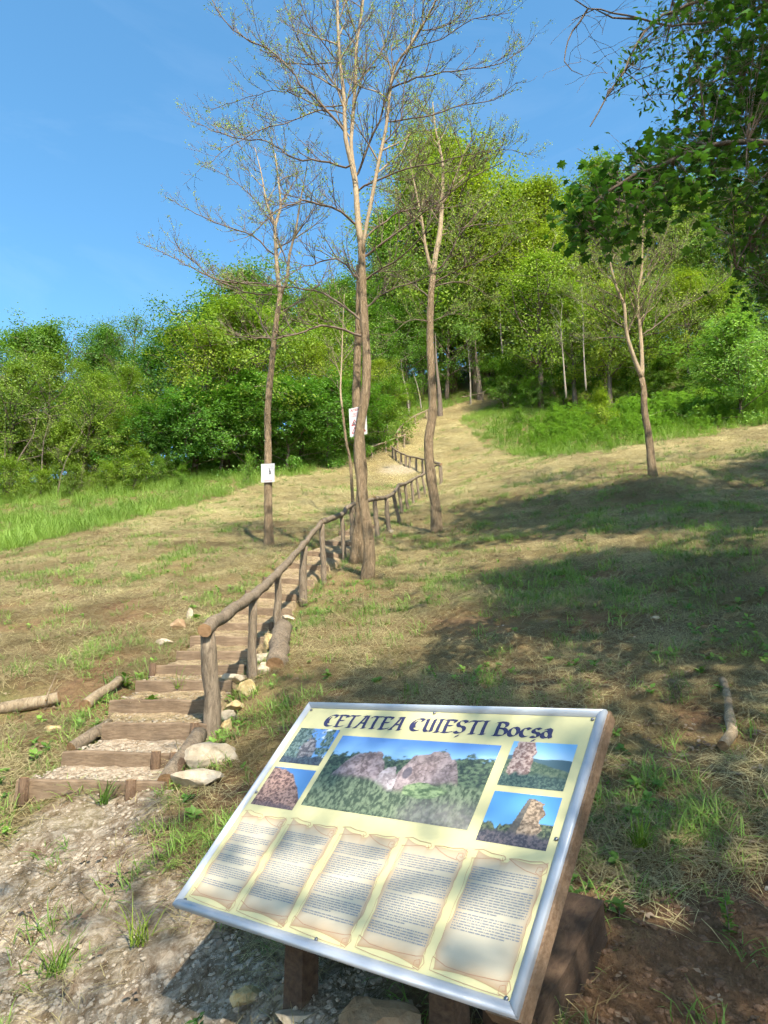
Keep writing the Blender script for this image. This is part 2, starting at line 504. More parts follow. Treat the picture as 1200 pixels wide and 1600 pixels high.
# region limits seen in the picture, as curves over the picture column
LBX = [-900, 0, 130, 250, 420, 520, 585, 622, 640]
LBY = [960, 868, 838, 806, 754, 735, 720, 690, 665]
RBX = [640, 690, 742, 760, 830, 960, 1060, 1200, 2200]
RBY = [664, 640, 680, 706, 719, 706, 690, 668, 520]
def regions(x, y, z):
    px, py = to_px(x, y, z)
    lb = np.where(px < 640, np.interp(px, LBX, LBY), np.interp(px, RBX, RBY))
    jit = (fbm(x / 1.3, y / 1.3, 31, 3) - 0.5) * 16
    front = y > 1.0
    tall = sstep(0, 7, lb + jit - py) * front
    ld, al = lane_dist(x, y)
    path = (1 - sstep(0.9, 2.0, ld)) * (al > len(STEPS) + 2)
    tall = tall * (1 - path)
    grav = np.zeros(np.shape(x))
    for (gx, gy, r) in GRAV:
        grav = np.maximum(grav, 1 - sstep(r * 0.45, r, np.hypot(x - gx, y - gy)))
    soil = np.zeros(np.shape(x))
    for (gx, gy, r) in SOIL:
        soil = np.maximum(soil, 1 - sstep(r * 0.3, r, np.hypot(x - gx, y - gy)))
    return tall, path, grav, soil, px, py
GRAV = [(*G(px, py)[:2], r) for px, py, r in ((150, 1290, .55), (90, 1330, .6), (90, 1420, .7), (190, 1430, .5), (60, 1540, .7), (210, 1540, .6), (330, 1590, .5), (440, 1560, .35), (-120, 1480, .8), (300, 1480, .3), (500, 1590, .3), (622, 735, 1.3))]
SOIL = [(*G(px, py)[:2], r) for px, py, r in ((1040, 1500, .65), (1150, 1440, .55), (1000, 1590, .7), (1180, 1560, .7), (950, 1430, .4), (1300, 1500, .9), (1090, 1120, .3), (980, 1060, .3))]

tx = np.linspace(-6.1, 6.1, 400); ty = np.linspace(-5.2, 6.0, 430)
gx = 0.9 * np.sinh(tx); gy = 4.0 + 1.2 * np.sinh(ty)
GX, GY = np.meshgrid(gx, gy)
GZ = TM(GX.ravel(), GY.ravel()).reshape(GX.shape)
xs, ys, zs = GX.ravel(), GY.ravel(), GZ.ravel()
tall, path, grav, soil, gpx, gpy = regions(xs, ys, zs)
grav = np.clip(grav * 0.62, 0, 1)
fieldn = fbm(xs / 2.2, ys / 2.2, 41, 3)
straw = np.clip(0.22 + 0.22 * sstep(6, 12, ys) + .42 * sstep(15, 27, ys) + (fieldn - 0.5) * 0.9, 0, 1) * (1 - soil) * (1 - tall * 0.8)
straw = np.clip(np.maximum(straw, path * 0.5), 0, 1)
green = np.clip(tall * 1.0 + 0.55 * sstep(0.45, 0.7, fbm(xs / 1.1, ys / 1.1, 51, 3)) * (1 - soil) * (1 - 0.35 * sstep(8, 16, ys)), 0, 1) * (1 - path)
nx, ny = len(gx), len(gy)
I = np.arange(nx * ny).reshape(ny, nx)
F = np.stack([I[:-1, :-1], I[:-1, 1:], I[1:, 1:], I[1:, :-1]], -1).reshape(-1, 4)
gm = np_mesh('ground', np.stack([xs, ys, zs], 1), F, M['ground'], {'straw': ('FLOAT', 'POINT', straw), 'green': ('FLOAT', 'POINT', green), 'gravel': ('FLOAT', 'POINT', grav)}, smooth=True)
ground = link('ground', gm)
tag(ground, 'mown straw-covered hillside with brown soil and pale gravel at its foot', 'hillside', kind='structure')

ORD = ['lowest', 'second', 'third', 'fourth', 'fifth', 'sixth', 'seventh', 'eighth', 'ninth', 'tenth', 'eleventh', 'twelfth', 'thirteenth', 'fourteenth', 'fifteenth', 'sixteenth', 'topmost']
tread_mats = [M['pebble_tread'] if 'pebble_tread' in M else M['ground']]
def tread_material(name, c0, c1, c2):
    m, nt, b = newmat(name, 0.95, 0.1)
    vo = nd(nt, 'ShaderNodeTexVoronoi'); vo.inputs['Scale'].default_value = 45
    nt.links.new(coords(nt), vo.inputs['Vector'])
    n = noise(nt, coords(nt), 16, 6, 0.7)
    c = ramp(nt, n, [(0.3, c0), (0.5, c1), (0.72, c2)])
    nt.links.new(c, b.inputs['Base Color'])
    bump(nt, b, math_(nt, 'ADD', math_(nt, 'MULTIPLY', vo.outputs['Distance'], -1.0), n), 0.8, 0.02)
    return m
M['tread_gravel'] = tread_material('gravel_tread', (0.14, 0.10, 0.06), (0.29, 0.222, 0.15), (0.47, 0.395, 0.29))
M['tread_soil'] = tread_material('trodden_soil', (0.13, 0.09, 0.052), (0.26, 0.19, 0.11), (0.39, 0.305, 0.185))
rng = random.Random(3)
for i, (A_, B_, zb) in enumerate(STEPS):
    nxt = STEPS[i + 1][2] if i + 1 < len(STEPS) else zb + 0.16
    top = min(nxt, zb + (.095, .085, .11, .10, .09)[i] if i < 5 else zb + .085)
    zb0 = zb
    mid = (A_ + B_) / 2
    d = (B_ - A_); d.z = 0; w = d.length; d.normalize()
    back = Vector((-d.y, d.x, 0))
    if back.y < 0: back = -back
    base = Vector((mid.x, mid.y, zb0))
    st = empty('timber_step', base, ('gravel-filled timber step with a dark stake at each end, lowest of the hillside stair' if i == 0 else
               'timber step of the hillside stair, topmost where it meets the upper rail' if i == len(STEPS) - 1 else
               'timber step of the hillside stair, %s from the bottom' % ORD[i]), 'step', 'timber steps of the hillside stair')
    mb = MB()
    rot = Matrix(((d.x, back.x, 0), (d.y, back.y, 0), (0, 0, 1)))
    h = top - zb0
    # plank: a slightly bowed, chamfered board
    n = 9; prof = [(-.024, -.12), (-.024, h - .012), (-.014, h), (.016, h), (.024, h - .01), (.024, -.12)]
    vsx = []; k = len(prof)
    lift = [rng.uniform(-.008, .008) for _ in range(n)]
    for j in range(n):
        sx = (j / (n - 1) - .5) * w
        for (py_, pz_) in prof:
            vsx.append(base + rot @ Vector((sx, py_ + rng.uniform(-.002, .002), pz_ + (lift[j] if pz_ > 0 else 0))))
    fs = []
    for j in range(n - 1):
        for q in range(k):
            q2 = (q + 1) % k
            fs.append((j * k + q, j * k + q2, (j + 1) * k + q2, (j + 1) * k + q))
    fs.append(tuple(range(k))[::-1]); fs.append(tuple((n - 1) * k + q for q in range(k)))
    mb.add(vsx, fs)
    mb.build('plank', M['plank'], st)
    # tread
    if i + 1 < len(STEPS):
        A2, B2, z2 = STEPS[i + 1]
        mb = MB()
        nn, mm = 12, 7
        a0, b0 = A_ + back * .026, B_ + back * .026
        gridv = []
        for q in range(mm):
            for p in range(nn):
                s_, t_ = p / (nn - 1), q / (mm - 1)
                s2 = -.03 + 1.06 * s_
                pt = a0.lerp(b0, s2).lerp((A2 - back * .02).lerp(B2 - back * .02, s2), t_)
                edge = min(s_, 1 - s_) < .05
                gridv.append((pt.x, pt.y, top - .02 + (nxt - top) * t_ + rng.uniform(-.012, .014) + (t_ * .01) - (.08 if edge else 0)))
        mb.add(gridv, [(q * nn + p, q * nn + p + 1, (q + 1) * nn + p + 1, (q + 1) * nn + p) for q in range(mm - 1) for p in range(nn - 1)], 0, True)
        mb.build('tread', M['tread_gravel'] if i < 2 else M['tread_soil'], st)
    # stakes holding the plank
    if i < 12:
        spots = {0: ((-.42, 1.0), (.30, 1.0)), 1: ((.30, 1.0), (.45, .95)), 2: ((.40, .95),), 5: ((-.46, 1.0),), 8: ((.42, .9),)}.get(i, ())
        for (sx, hh) in spots:
            mb = MB()
            p0 = base + rot @ Vector((sx * w, -.052, -.12)); p1 = base + rot @ Vector((sx * w + rng.uniform(-.01, .01), -.05, h * hh + .012))
            mb.tube([p0, p0.lerp(p1, .5), p1], [.034, .033, .031], 7, True, 0, 1, .12, rng)
            mb.build('stake', [M['stake'], M['cut']], st)

# ------------------------------------------------------------------ log handrails
def log_path(pts, r0, r1, seed, wob=.06, sides=11, step=.12):
    rg = random.Random(seed)
    p = smooth_path(pts, step)
    n = len(p)
    rad = [(r0 + (r1 - r0) * i / (n - 1)) * (1 + rg.uniform(-.11, .11)) for i in range(n)]
    p = [q + Vector((rg.uniform(-1, 1), rg.uniform(-1, 1), rg.uniform(-1, 1))) * r0 * .2 for q in p]
    mb = MB(); mb.tube(p, rad, sides, True, 0, 1, wob, rg)
    return mb

def handrail(label, posts, rails, pr, rr, mat, seed):
    """posts: (base px, base py, top px, top py); rails: lists of (px, py) with the metres ahead of the nearest post"""
    bases = [G(p[0], p[1]) for p in posts]
    root = empty('log_handrail', bases[0], label, 'handrail')
    tops = []
    for i, (p, b) in enumerate(zip(posts, bases)):
        r = pr * p[4] if len(p) > 4 else pr
        t = P(p[2], p[3], b.y)
        hgt = min(max(t.z - b.z, .55), .98)
        t = Vector((t.x, b.y + random.uniform(-.03, .03), b.z + hgt))
        tops.append(t)
        q = b - Vector((0, 0, .18))
        mid = q.lerp(t, .5) + Vector((random.uniform(-.012, .012), random.uniform(-.012, .012), 0))
        log_path([q, mid, t], r * 1.06, r * .93, seed + i).build('post', [mat, M['cut']], root)
    for j, (idx, ext0, ext1) in enumerate(rails):
        pts = [tops[k] + Vector((0, 0, rr * .75)) for k in idx]
        if ext0: pts.insert(0, pts[0] + (pts[0] - pts[1]).normalized() * ext0)
        if ext1: pts.append(pts[-1] + (pts[-1] - pts[-2]).normalized() * ext1)
        log_path(pts, rr, rr * .72, seed + 50 + j).build('rail', [mat, M['cut']], root)
    return root, tops
R1 = [(336, 1143, 327, 988, 1.0), (396, 1057, 395, 938, .72), (436, 992, 434, 902, .72), (475, 935, 476, 853, .9), (507, 903, 502, 820, .75), (539, 870, 534, 807, .7), (553, 857, 549, 792, .8),
      (590, 840, 585, 783, .9), (610, 830, 603, 780, .9), (627, 817, 615, 772, .8), (629, 803, 623, 760, .8), (638, 797, 633, 758, .8), (647, 787, 643, 752, .8), (656, 779, 651, 747, .7),
      (665, 772, 660, 743, .7), (682, 757, 678, 730, .8), (690, 757, 687, 728, .9)]
handrail('rough log handrail climbing beside the stair, nearest the information board', R1, [((0, 1, 2, 3, 4), .12, .05), ((4, 5, 6, 7), .02, .03), ((7, 8, 9, 10), 0, .03), ((10, 11, 12, 13, 14, 15, 16), .02, .1)], .061, .052, M['log'], 11)
R2 = [(690, 755, 689, 727), (661, 739, 660, 719), (650, 735, 650, 716), (640, 731, 640, 715), (634, 729, 634, 712), (627, 725, 626, 709), (619, 720, 618, 706), (614, 716, 613, 700)]
handrail('dark log handrail running back left above the bend of the path', R2, [((0, 1, 2, 3, 4, 5, 6, 7), .05, .15)], .06, .055, M['log'], 71)
R3 = [(582, 715, 580, 701), (603, 707, 603, 697), (632, 699, 632, 681)]
handrail('pale peeled-pole handrail at the left edge of the upper path', R3, [((0, 1, 2), .1, .1)], .05, .05, M['log_pale'], 111)
R4 = [(622, 704, 620, 674), (629, 690, 629, 662), (649, 664, 648, 651), (667, 655, 666, 644)]
handrail('log handrail entering the dark wood at the top of the path', R4, [((0, 1, 2, 3), .2, .6)], .055, .055, M['log_pale'], 141)
R5 = [(735, 630, 735, 620), (755, 628, 755, 614), (769, 620, 767, 602)]
handrail('thin pole rail beside the forest path, highest on the slope', R5, [((0, 1, 2), .6, .3)], .05, .045, M['log_pale'], 171)

# ------------------------------------------------------------------ stones and logs
def rock_mesh(name, seed, size, mat, sub=3, cuts=14):
    rg = random.Random(seed)
    bm = bmesh.new()
    bmesh.ops.create_icosphere(bm, subdivisions=sub, radius=1)
    planes = []
    for _ in range(cuts):
        nn = Vector((rg.gauss(0, 1), rg.gauss(0, 1), rg.gauss(0, 1))).normalized()
        planes.append((nn, rg.uniform(.50, .86)))
    for v in bm.verts:
        c = v.co.copy()
        for nn, dd in planes:
            k = c.dot(nn)
            if k > dd: c -= nn * (k - dd)
        f = 1 + .16 * (float(fbm(c.x * 2.6 + seed, c.y * 2.6 + c.z * 2.1, seed, 4)) - .5) * 2
        c *= f
        v.co = Vector((c.x * size[0], c.y * size[1], c.z * size[2]))
    for f in bm.faces: f.smooth = False
    me = bpy.data.meshes.new(name); bm.to_mesh(me); bm.free()
    me.materials.append(mat)
    return me
def rock(label, px, py, size, mat, seed, rotz=0., sink=.35, at=None):
    p = G(px, py) if at is None else at
    o = link('rock', rock_mesh('rock', seed, size, mat))
    o.location = (p.x, p.y, p.z + size[2] * (1 - 2 * (sink + .09))); o.rotation_euler = (0, 0, rotz)
    tag(o, label, 'rock')
    return o
rock('large pale slab-like limestone rock at the foot of the first handrail post', 335, 1190, (.20, .15, .11), M['rock'], 1, .25, .3)
rock('flat pale limestone rock below the larger one beside the second step', 312, 1222, (.20, .13, .065), M['rock'], 2, .3, .3)
rock('upright yellow stone between the first two handrail posts', 385, 1083, (.085, .08, .10), M['rock_yellow'], 3, .4, .3)
rock('yellow stone lying just below the upright yellow one', 368, 1106, (.10, .085, .06), M['rock_yellow'], 4, 1.0, .3)
rock('small grey-green stone right behind the first post', 358, 1122, (.085, .08, .07), M['rock'], 5, .2, .3)
rock('cream stone half hidden by the base of the first post', 354, 1138, (.06, .06, .07), M['rock_yellow'], 6, .2, .3)
rock('pale angular stone at the base of the second post', 412, 1048, (.11, .09, .07), M['rock'], 7, .8, .3)
rock('rough grey rock between the steps and the second post', 365, 1062, (.13, .1, .06), M['rock'], 8, .5, .3)
rock('pale stone between the second and third posts', 412, 1030, (.11, .1, .08), M['rock'], 9, 1.5, .3)
rock('narrow yellow stone leaning beside the split log', 421, 1012, (.07, .08, .11), M['rock_yellow'], 10, .1, .25)
rock('flat stone right of the third post', 450, 968, (.12, .1, .05), M['rock'], 12, .6, .3)
rock('upright pale stone on the left edge of the stair', 296, 968, (.07, .07, .12), M['rock'], 13, .3, .3)
rock('brown weathered stone left of the upright pale one', 281, 982, (.12, .1, .11), M['rock_brown'], 14, .9, .3)
rock('flat cream stone in grass left of the stair', 260, 1006, (.13, .1, .05), M['rock'], 15, .2, .3)
rock('yellowish stone half buried in grass left of the third step', 86, 1142, (.11, .09, .04), M['rock_yellow'], 16, .5, .3)
rock('broad brown sandstone rock under the middle of the information board', 592, 1600, (.17, .13, .075), M['rock_brown'], 17, .2, .40)
rock('pale crumbling stone in front of the board beside the gravel', 470, 1600, (.10, .08, .04), M['rock'], 18, .2, .3)
rock('ochre stone left of the board leg', 383, 1560, (.07, .055, .035), M['rock_yellow'], 19, .8, .3)
rock('small white stone on the gravel in the lower left', 122, 1480, (.024, .018, .016), M['rock'], 20, .2, .3)
rock('second small white stone touching the first on the gravel', 110, 1486, (.016, .015, .013), M['rock'], 22, .2, .3)
rock('grey flat stone on the trampled grass at right', 1024, 967, (.07, .05, .03), M['rock'], 23, .2, .3)
rock('white stone at the foot of the handrail behind the twin trees', 611, 832, (.07, .06, .05), M['rock'], 24, .2, .25)

def log_thing(name, label, pts, r0, r1, mat, seed, cat='log'):
    q = [Vector(p) for p in pts]
    mb = log_path(q, r0, r1, seed)
    o = mb.build(name, [mat, M['cut']], None, q[0])
    return tag(o, label, cat)
def on(px, py, dz=0.):
    p = G(px, py); p.z += dz; return p
log_thing('fallen_log', 'long barked log lying in the grass at the left edge', [on(-70, 1128, .05), on(20, 1112, .05), on(92, 1099, .05)], .062, .05, M['log_pale'], 201)
log_thing('edge_log', 'short pale log edging the left side of the fourth step', [on(130, 1112, .04), on(158, 1092, .05), on(188, 1072, .05)], .05, .042, M['log_pale'], 202)
log_thing('split_log', 'thick barked log with cracked cut end below the third post', [on(432, 1048, .06), on(437, 1018, .07), on(442, 992, .08)], .095, .10, M['log'], 203)
log_thing('edge_log', 'dark barked log edging the right side of the lowest two steps', [on(258, 1232, .03), on(285, 1196, .05), on(312, 1160, .05)], .055, .06, M['log'], 204)
log_thing('cut_stake', 'round log end lying at the right end of the lowest step', [on(262, 1226, .035), on(270, 1216, .04), on(278, 1205, .04)], .05, .05, M['stake'], 205)
log_thing('edge_log', 'brown log buried in weeds left of the third step', [on(108, 1176, .02), on(140, 1158, .03), on(172, 1140, .03)], .05, .05, M['log'], 206)
log_thing('fallen_branch', 'crooked lichen-spotted branch lying on the grass at the right', [on(1128, 1172, .025), on(1146, 1155, .03), on(1142, 1130, .03), on(1138, 1100, .03), on(1130, 1068, .025)], .033, .024, M['log_pale'], 207, 'branch')
log_thing('twig', 'thin twig poking up from the fallen log at left', [on(70, 1110, .08), on(78, 1095, .14), on(86, 1085, .2)], .008, .003, M['log_pale'], 208, 'twig')
log_thing('wood_chip', 'pale bark strip lying on the bare soil at lower right', [on(1165, 1490, .012), on(1180, 1512, .012)], .010, .009, M['log_pale'], 209, 'bark strip')

# ------------------------------------------------------------------ the information board
def build_board():
    BL = Vector((-.736, 2.728, -.760))
    ax = Vector((1.045, -.855, 0.0)).normalized()
    bx = Vector((0.401, 0.509, 0.669))
    bx = (bx - ax * bx.dot(ax)).normalized()
    nx_ = ax.cross(bx).normalized()
    W, H = 1.35, 0.9316
    base = BL + ax * W / 2 + bx * H * .35
    base.z = T1(base.x, base.y)
    root = empty('information_board', base, 'slanted cream information board about a castle ruin, in an aluminium frame', 'information board')
    def L(s, t, d=0.0): return BL + ax * (s * W) + bx * (t * H) + nx_ * d
    def slab(name, s0, s1, t0, t1, d0, d1, mat, bev=0):
        mb = MB()
        mb.add([L(s0, t0, d0), L(s1, t0, d0), L(s1, t1, d0), L(s0, t1, d0), L(s0, t0, d1), L(s1, t0, d1), L(s1, t1, d1), L(s0, t1, d1)],
               [(0, 3, 2, 1), (4, 5, 6, 7), (0, 1, 5, 4), (1, 2, 6, 5), (2, 3, 7, 6), (3, 0, 4, 7)])
        return mb.build(name, mat, root)
    slab('panel', .012, .988, .015, .985, -.006, .0, M['panel'])
    # wooden backing frame (two rails and two stiles) under the panel
    slab('backing_rail', .0655, .9345, .035, .12, -.052, -.0065, M['frame_wood'])
    slab('backing_rail', .006, .994, .91, 1.0, -.052, -.0065, M['frame_wood'])
    slab('backing_stile', .004, .065, .035, .9095, -.052, -.0065, M['frame_wood'])
    slab('backing_stile', .935, 1.006, -.004, 1.004, -.0525, -.0068, M['frame_wood'])
    slab('backing_sheet', .07, .93, .095, .905, -.014, -.0068, M['beam'])
    # aluminium edge profile, four mitred lengths
    pw = .030
    prof = [(0, -.012), (0, .004), (.1, .0095), (.3, .0135), (.55, .0135), (.85, .0085), (1, .0012)]
    def edge(s0, t0, s1, t1, inward):
        mb = MB(); k = len(prof); vs_ = []
        p0, p1 = L(s0, t0), L(s1, t1)
        along = (p1 - p0).normalized()
        for (p, sg) in ((p0, 1), (p1, -1)):
            for (q, d) in prof:
                vs_.append(p + inward * (q * pw) + along * (sg * q * pw) + nx_ * d)
        fs = [(i, i + 1, k + i + 1, k + i) for i in range(k - 1)] + [tuple(range(k))[::-1], tuple(range(k, 2 * k))]
        mb.add(vs_, fs)
        o = mb.build('frame_rail', M['alu'], root)
        for pl in o.data.polygons: pl.use_smooth = len(pl.vertices) == 4
        return o
    g = .0006
    edge(g, 0, 1 - g, 0, bx); edge(1, g, 1, 1 - g, -ax); edge(1 - g, 1, g, 1, -bx); edge(0, 1 - g, 0, g, ax)
    # screws
    for (s, t) in ((.030, .955), (.509, .962), (.971, .957), (.029, .506), (.972, .494), (.031, .032), (.501, .036), (.970, .036)):
        mb = MB()
        c = L(s, t, 0)
        mb.tube([c + nx_ * .0004, c + nx_ * .004, c + nx_ * .0062], [.0062, .0058, .003], 10)
        mb.build('screw', M['screw'], root)
    # legs and braces
    for (s, t, h) in ((.30, .30, 1), (.74, .30, 1), (.30, .78, 1), (.74, .78, 1)):
        top = L(s, t, -.055); gz = T1(top.x, top.y) - .2
        mb = MB()
        ang = math.atan2(ax.y, ax.x)
        R_ = Matrix.Rotation(ang, 3, 'Z')
        mb.box(Vector((top.x, top.y, (gz + top.z) / 2)), .085, .075, top.z - gz, R_, 0, .003)
        mb.build('leg', M['beam'], root)

    # ---------------- printed matter
    def grid_print(name, s0, s1, t0, t1, d, nu, nv, fn, label=None):
        uu, vv = np.meshgrid((np.arange(nu) + .5) / nu, (np.arange(nv) + .5) / nv)
        col = fn(uu.ravel(), vv.ravel())
        grey = col.mean(1, keepdims=True)
        col = (col * .82 + grey * .18) * .78 + .012
        su = np.linspace(s0, s1, nu + 1); tv = np.linspace(t0, t1, nv + 1)
        S_, T_ = np.meshgrid(su, tv)
        V = np.array(BL)[None] + S_.ravel()[:, None] * W * np.array(ax)[None] + T_.ravel()[:, None] * H * np.array(bx)[None] + d * np.array(nx_)[None]
        J = np.arange((nu + 1) * (nv + 1)).reshape(nv + 1, nu + 1)
        F = np.stack([J[:-1, :-1], J[:-1, 1:], J[1:, 1:], J[1:, :-1]], -1).reshape(-1, 4)
        me = np_mesh(name, V, F, M['print'], {'ink': ('FLOAT_COLOR', 'FACE', np.concatenate([np.clip(col, 0, 1), np.ones((len(col), 1))], 1).astype(np.float32))})
        o = link(name, me, root)
        if label: o['label'] = label
        return o
    def lerp(a, b, t): return np.asarray(a)[None] * (1 - t[:, None]) + np.asarray(b)[None] * t[:, None]
    def over(c, m, d): return c * (1 - m[:, None]) + d * m[:, None]
    def foliage(u, v, seed, sc=30, a=(.012, .035, .03), b=(.10, .16, .08)):
        return lerp(a, b, sstep(.3, .75, fbm(u * sc, v * sc * .7, seed, 4)))
    def stone(u, v, seed, sc=26, a=(.10, .06, .06), b=(.42, .30, .29)):
        return lerp(a, b, sstep(.28, .72, fbm(u * sc, v * sc, seed, 4)))
    SKY0, SKY1 = (.05, .22, .58), (.20, .48, .78)
    def ph_main(u, v):
        c = lerp(SKY1, SKY0, sstep(.7, 1, v))
        cl = sstep(.5, .7, fbm(u * 3, v * 9, 3, 4)) * sstep(.3, .8, u)
        c = over(c, cl * .6, lerp((.6, .75, .85), (.6, .75, .85), u))
        n = fbm(u * 9, v * 0 + 1, 8, 4)
        tl = .72 + .22 * (n - .4) + .10 * sstep(.55, .75, u)
        tw = sstep(-.02, .03, tl - v + (fbm(u * 40, v * 30, 9, 3) - .5) * .12)
        c = over(c, tw, foliage(u, v, 11, 60))
        def ruin(c, xs_, ys_, sd, a_, b_, dark):
            pr = np.interp(u, xs_, ys_, left=-1, right=-1) + (fbm(u * 26, v * 9, 20 + sd, 3) - .5) * .10
            st_ = lerp(a_, b_, sstep(.25, .75, .6 * fbm(u * 22, v * 12, 30 + sd, 3) + .4 * fbm(u * 90, v * 50, 36 + sd, 2)))
            cr = sstep(.02, .0, np.abs(fbm(u * 9, v * 6, 38 + sd, 3) - .5))
            st_ = st_ * (1 - .45 * cr[:, None]) * (1 - dark * sstep(.35, .65, fbm(u * 5 + sd, v * 4, 41 + sd, 3)))[:, None]
            return over(c, sstep(-.012, .012, pr - v), st_)
        c = ruin(c, (.07, .12, .17, .25, .33, .38, .43), (.40, .62, .72, .80, .79, .68, .40), 1, (.15, .10, .10), (.46, .34, .34), .45)
        c = ruin(c, (.47, .51, .54, .60, .66, .74, .80, .84, .87), (.40, .64, .76, .80, .87, .85, .75, .58, .40), 3, (.16, .11, .11), (.45, .34, .33), .35)
        c = ruin(c, (.36, .385, .42, .46, .50, .515), (.30, .52, .60, .61, .52, .30), 4, (.26, .20, .20), (.58, .49, .50), .15)
        sh = 1 - sstep(.5, 1, ((u - .55) / .03) ** 2 + ((v - .56) / .09) ** 2)
        c = over(c, sh * .8, lerp((.05, .05, .08), (.05, .05, .08), u))
        gl = .42 + .12 * (fbm(u * 6, 0 * v, 44, 3) - .5) + .06 * np.sin(u * 9)
        gm_ = sstep(-.03, .05, gl - v)
        c = over(c, gm_, foliage(u * 1.4, v * .6, 55, 64, (.035, .065, .035), (.19, .25, .13)))
        pm = sstep(.5, .7, fbm(u * 5, v * 4, 61, 3) + .35 * sstep(.55, .8, u) - .25 * sstep(.3, .45, v)) * gm_
        c = over(c, pm * .5 * sstep(.5, .75, u) * (1 - sstep(.1, .4, v)), lerp((.18, .15, .14), (.40, .34, .33), fbm(u * 50, v * 30, 66, 3)))
        bl = 1 - sstep(.6, 1, ((u - .68) / .13) ** 2 + ((v - .36) / .10) ** 2 + (fbm(u * 22, v * 18, 70, 3) - .5))
        return over(c, bl, foliage(u, v, 71, 50, (.07, .13, .05), (.26, .36, .15)))
    def ph_tl(u, v):
        c = lerp((.12, .38, .75), (.03, .2, .6), v)
        c = over(c, sstep(.52, .66, fbm(u * 3 + 2, v * 4, 5, 4)) * sstep(.4, .8, u), lerp((.75, .8, .85), (.75, .8, .85), u))
        c = over(c, sstep(.0, .15, .42 - abs(u - .15) + (fbm(u * 14, v * 14, 7, 3) - .5) * .7), foliage(u, v, 8, 30, (.02, .06, .06), (.14, .22, .2)))
        c = over(c, sstep(.0, .12, .17 - abs(u - .86) + (fbm(u * 16, v * 12, 9, 3) - .5) * .7), foliage(u, v, 12, 30, (.02, .07, .06), (.16, .25, .2)))
        e = ((u - .5) / .22) ** 2 + ((v - .35) / .42) ** 2 + (fbm(u * 8, v * 8, 14, 3) - .5)
        c = over(c, 1 - sstep(.6, .9, e), stone(u, v, 15, 20, (.06, .06, .08), (.25, .24, .25)))
        return over(c, sstep(0, .06, .2 + .15 * (fbm(u * 7, v, 16, 3) - .3) - v), foliage(u, v, 18, 40, (.015, .03, .06), (.06, .10, .13)))
    def ph_bl(u, v):
        c = lerp((.06, .3, .6), (.02, .16, .45), v)
        lim = .98 - 1.15 * np.clip(u - .28, 0, 1) ** 1.5 + .10 * (fbm(u * 9, v * 2, 3, 3) - .5)
        c = over(c, sstep(-.01, .03, lim - v), stone(u, v, 6, 26, (.09, .04, .035), (.40, .23, .17)))
        return over(c, sstep(.02, .1, .16 - v + .2 * (fbm(u * 9, v * 9, 9, 3) - .5)) * .6, lerp((.04, .03, .05), (.10, .08, .1), u))
    def ph_tr(u, v):
        c = lerp((.35, .58, .78), (.12, .42, .75), sstep(.5, 1, v))
        c = over(c, sstep(0, .015, .68 - .06 * u + .02 * np.sin(u * 9) - v), lerp((.06, .14, .19), (.05, .12, .15), u))
        c = over(c, sstep(0, .03, .60 - .3 * np.clip(u - .35, 0, 1) + .05 * (fbm(u * 8, v, 3, 3) - .5) - v), foliage(u, v, 4, 30, (.05, .10, .06), (.17, .22, .12)))
        e = ((u - .24) / .19) ** 2 + ((v - .62) / .5) ** 4 + (fbm(u * 9, v * 9, 6, 3) - .5) * .9
        c = over(c, 1 - sstep(.7, .9, e), stone(u, v, 7, 28, (.2, .1, .08), (.60, .42, .34)))
        return over(c, sstep(-.02, .08, .30 + .15 * (fbm(u * 9, v * 2, 8, 3) - .5) - v), foliage(u, v, 9, 40, (.02, .06, .06), (.11, .18, .13)))
    def ph_br(u, v):
        c = lerp((.10, .42, .78), (.02, .25, .62), v)
        c = over(c, sstep(0, .04, .3 + .35 * (fbm(u * 9, v * 3, 3, 4) - .35) * (u < .45) + .18 * (u > .8) - v), foliage(u, v, 4, 34, (.02, .04, .03), (.15, .18, .08)))
        inside = (v < .93 - .25 * np.clip(u - .72, 0, 1) + .04 * (fbm(u * 14, v, 9, 2) - .5)) & (u > .50 - .22 * v / .9 + .16 * v) & (u < .83 + .05 * (fbm(v * 8, u, 5, 2) - .5) + .10 * (1 - v))
        inside = (v < .92 - .5 * np.abs(u - .63) * (u > .63)) & (u > .34 + .22 * v) & (u < .84 - .04 * v + .03 * np.sin(v * 22))
        s_ = stone(u, v, 7, 30, (.14, .09, .05), (.44, .31, .19))
        s_ = over(s_, (u < .50 + .10 * v).astype(float) * .8, lerp((.05, .06, .06), (.10, .10, .09), v))
        c = over(c, inside.astype(float), s_)
        return over(c, sstep(-.02, .08, .26 + .2 * (fbm(u * 8, v * 2, 13, 3) - .5) - v), foliage(u, v, 14, 40, (.025, .03, .05), (.12, .10, .11)))
    grid_print('photo_print', .225, .758, .480, .824, .0008, 210, 105, ph_main, 'large printed photo of ruined walls in green scrub')
    grid_print('photo_print', .036, .203, .664, .852, .0008, 72, 60, ph_tl, 'printed photo of a rock between trees, upper left of the board')
    grid_print('photo_print', .036, .206, .451, .639, .0008, 72, 60, ph_bl, 'printed photo of a red-brown mound against blue sky')
    grid_print('photo_print', .787, .954, .661, .847, .0008, 72, 60, ph_tr, 'printed photo of a pink wall stump above wooded hills')
    grid_print('photo_print', .788, .957, .451, .637, .0008, 72, 60, ph_br, 'printed photo of a broken brown tower against blue sky')

    def flat(name, polys, d, mat, parent=None):
        mb = MB()
        for pl in polys: mb.add([L(s, t, d) for s, t in pl], [tuple(range(len(pl)))])
        return mb.build(name, mat, parent or root)
    ASP = W / H
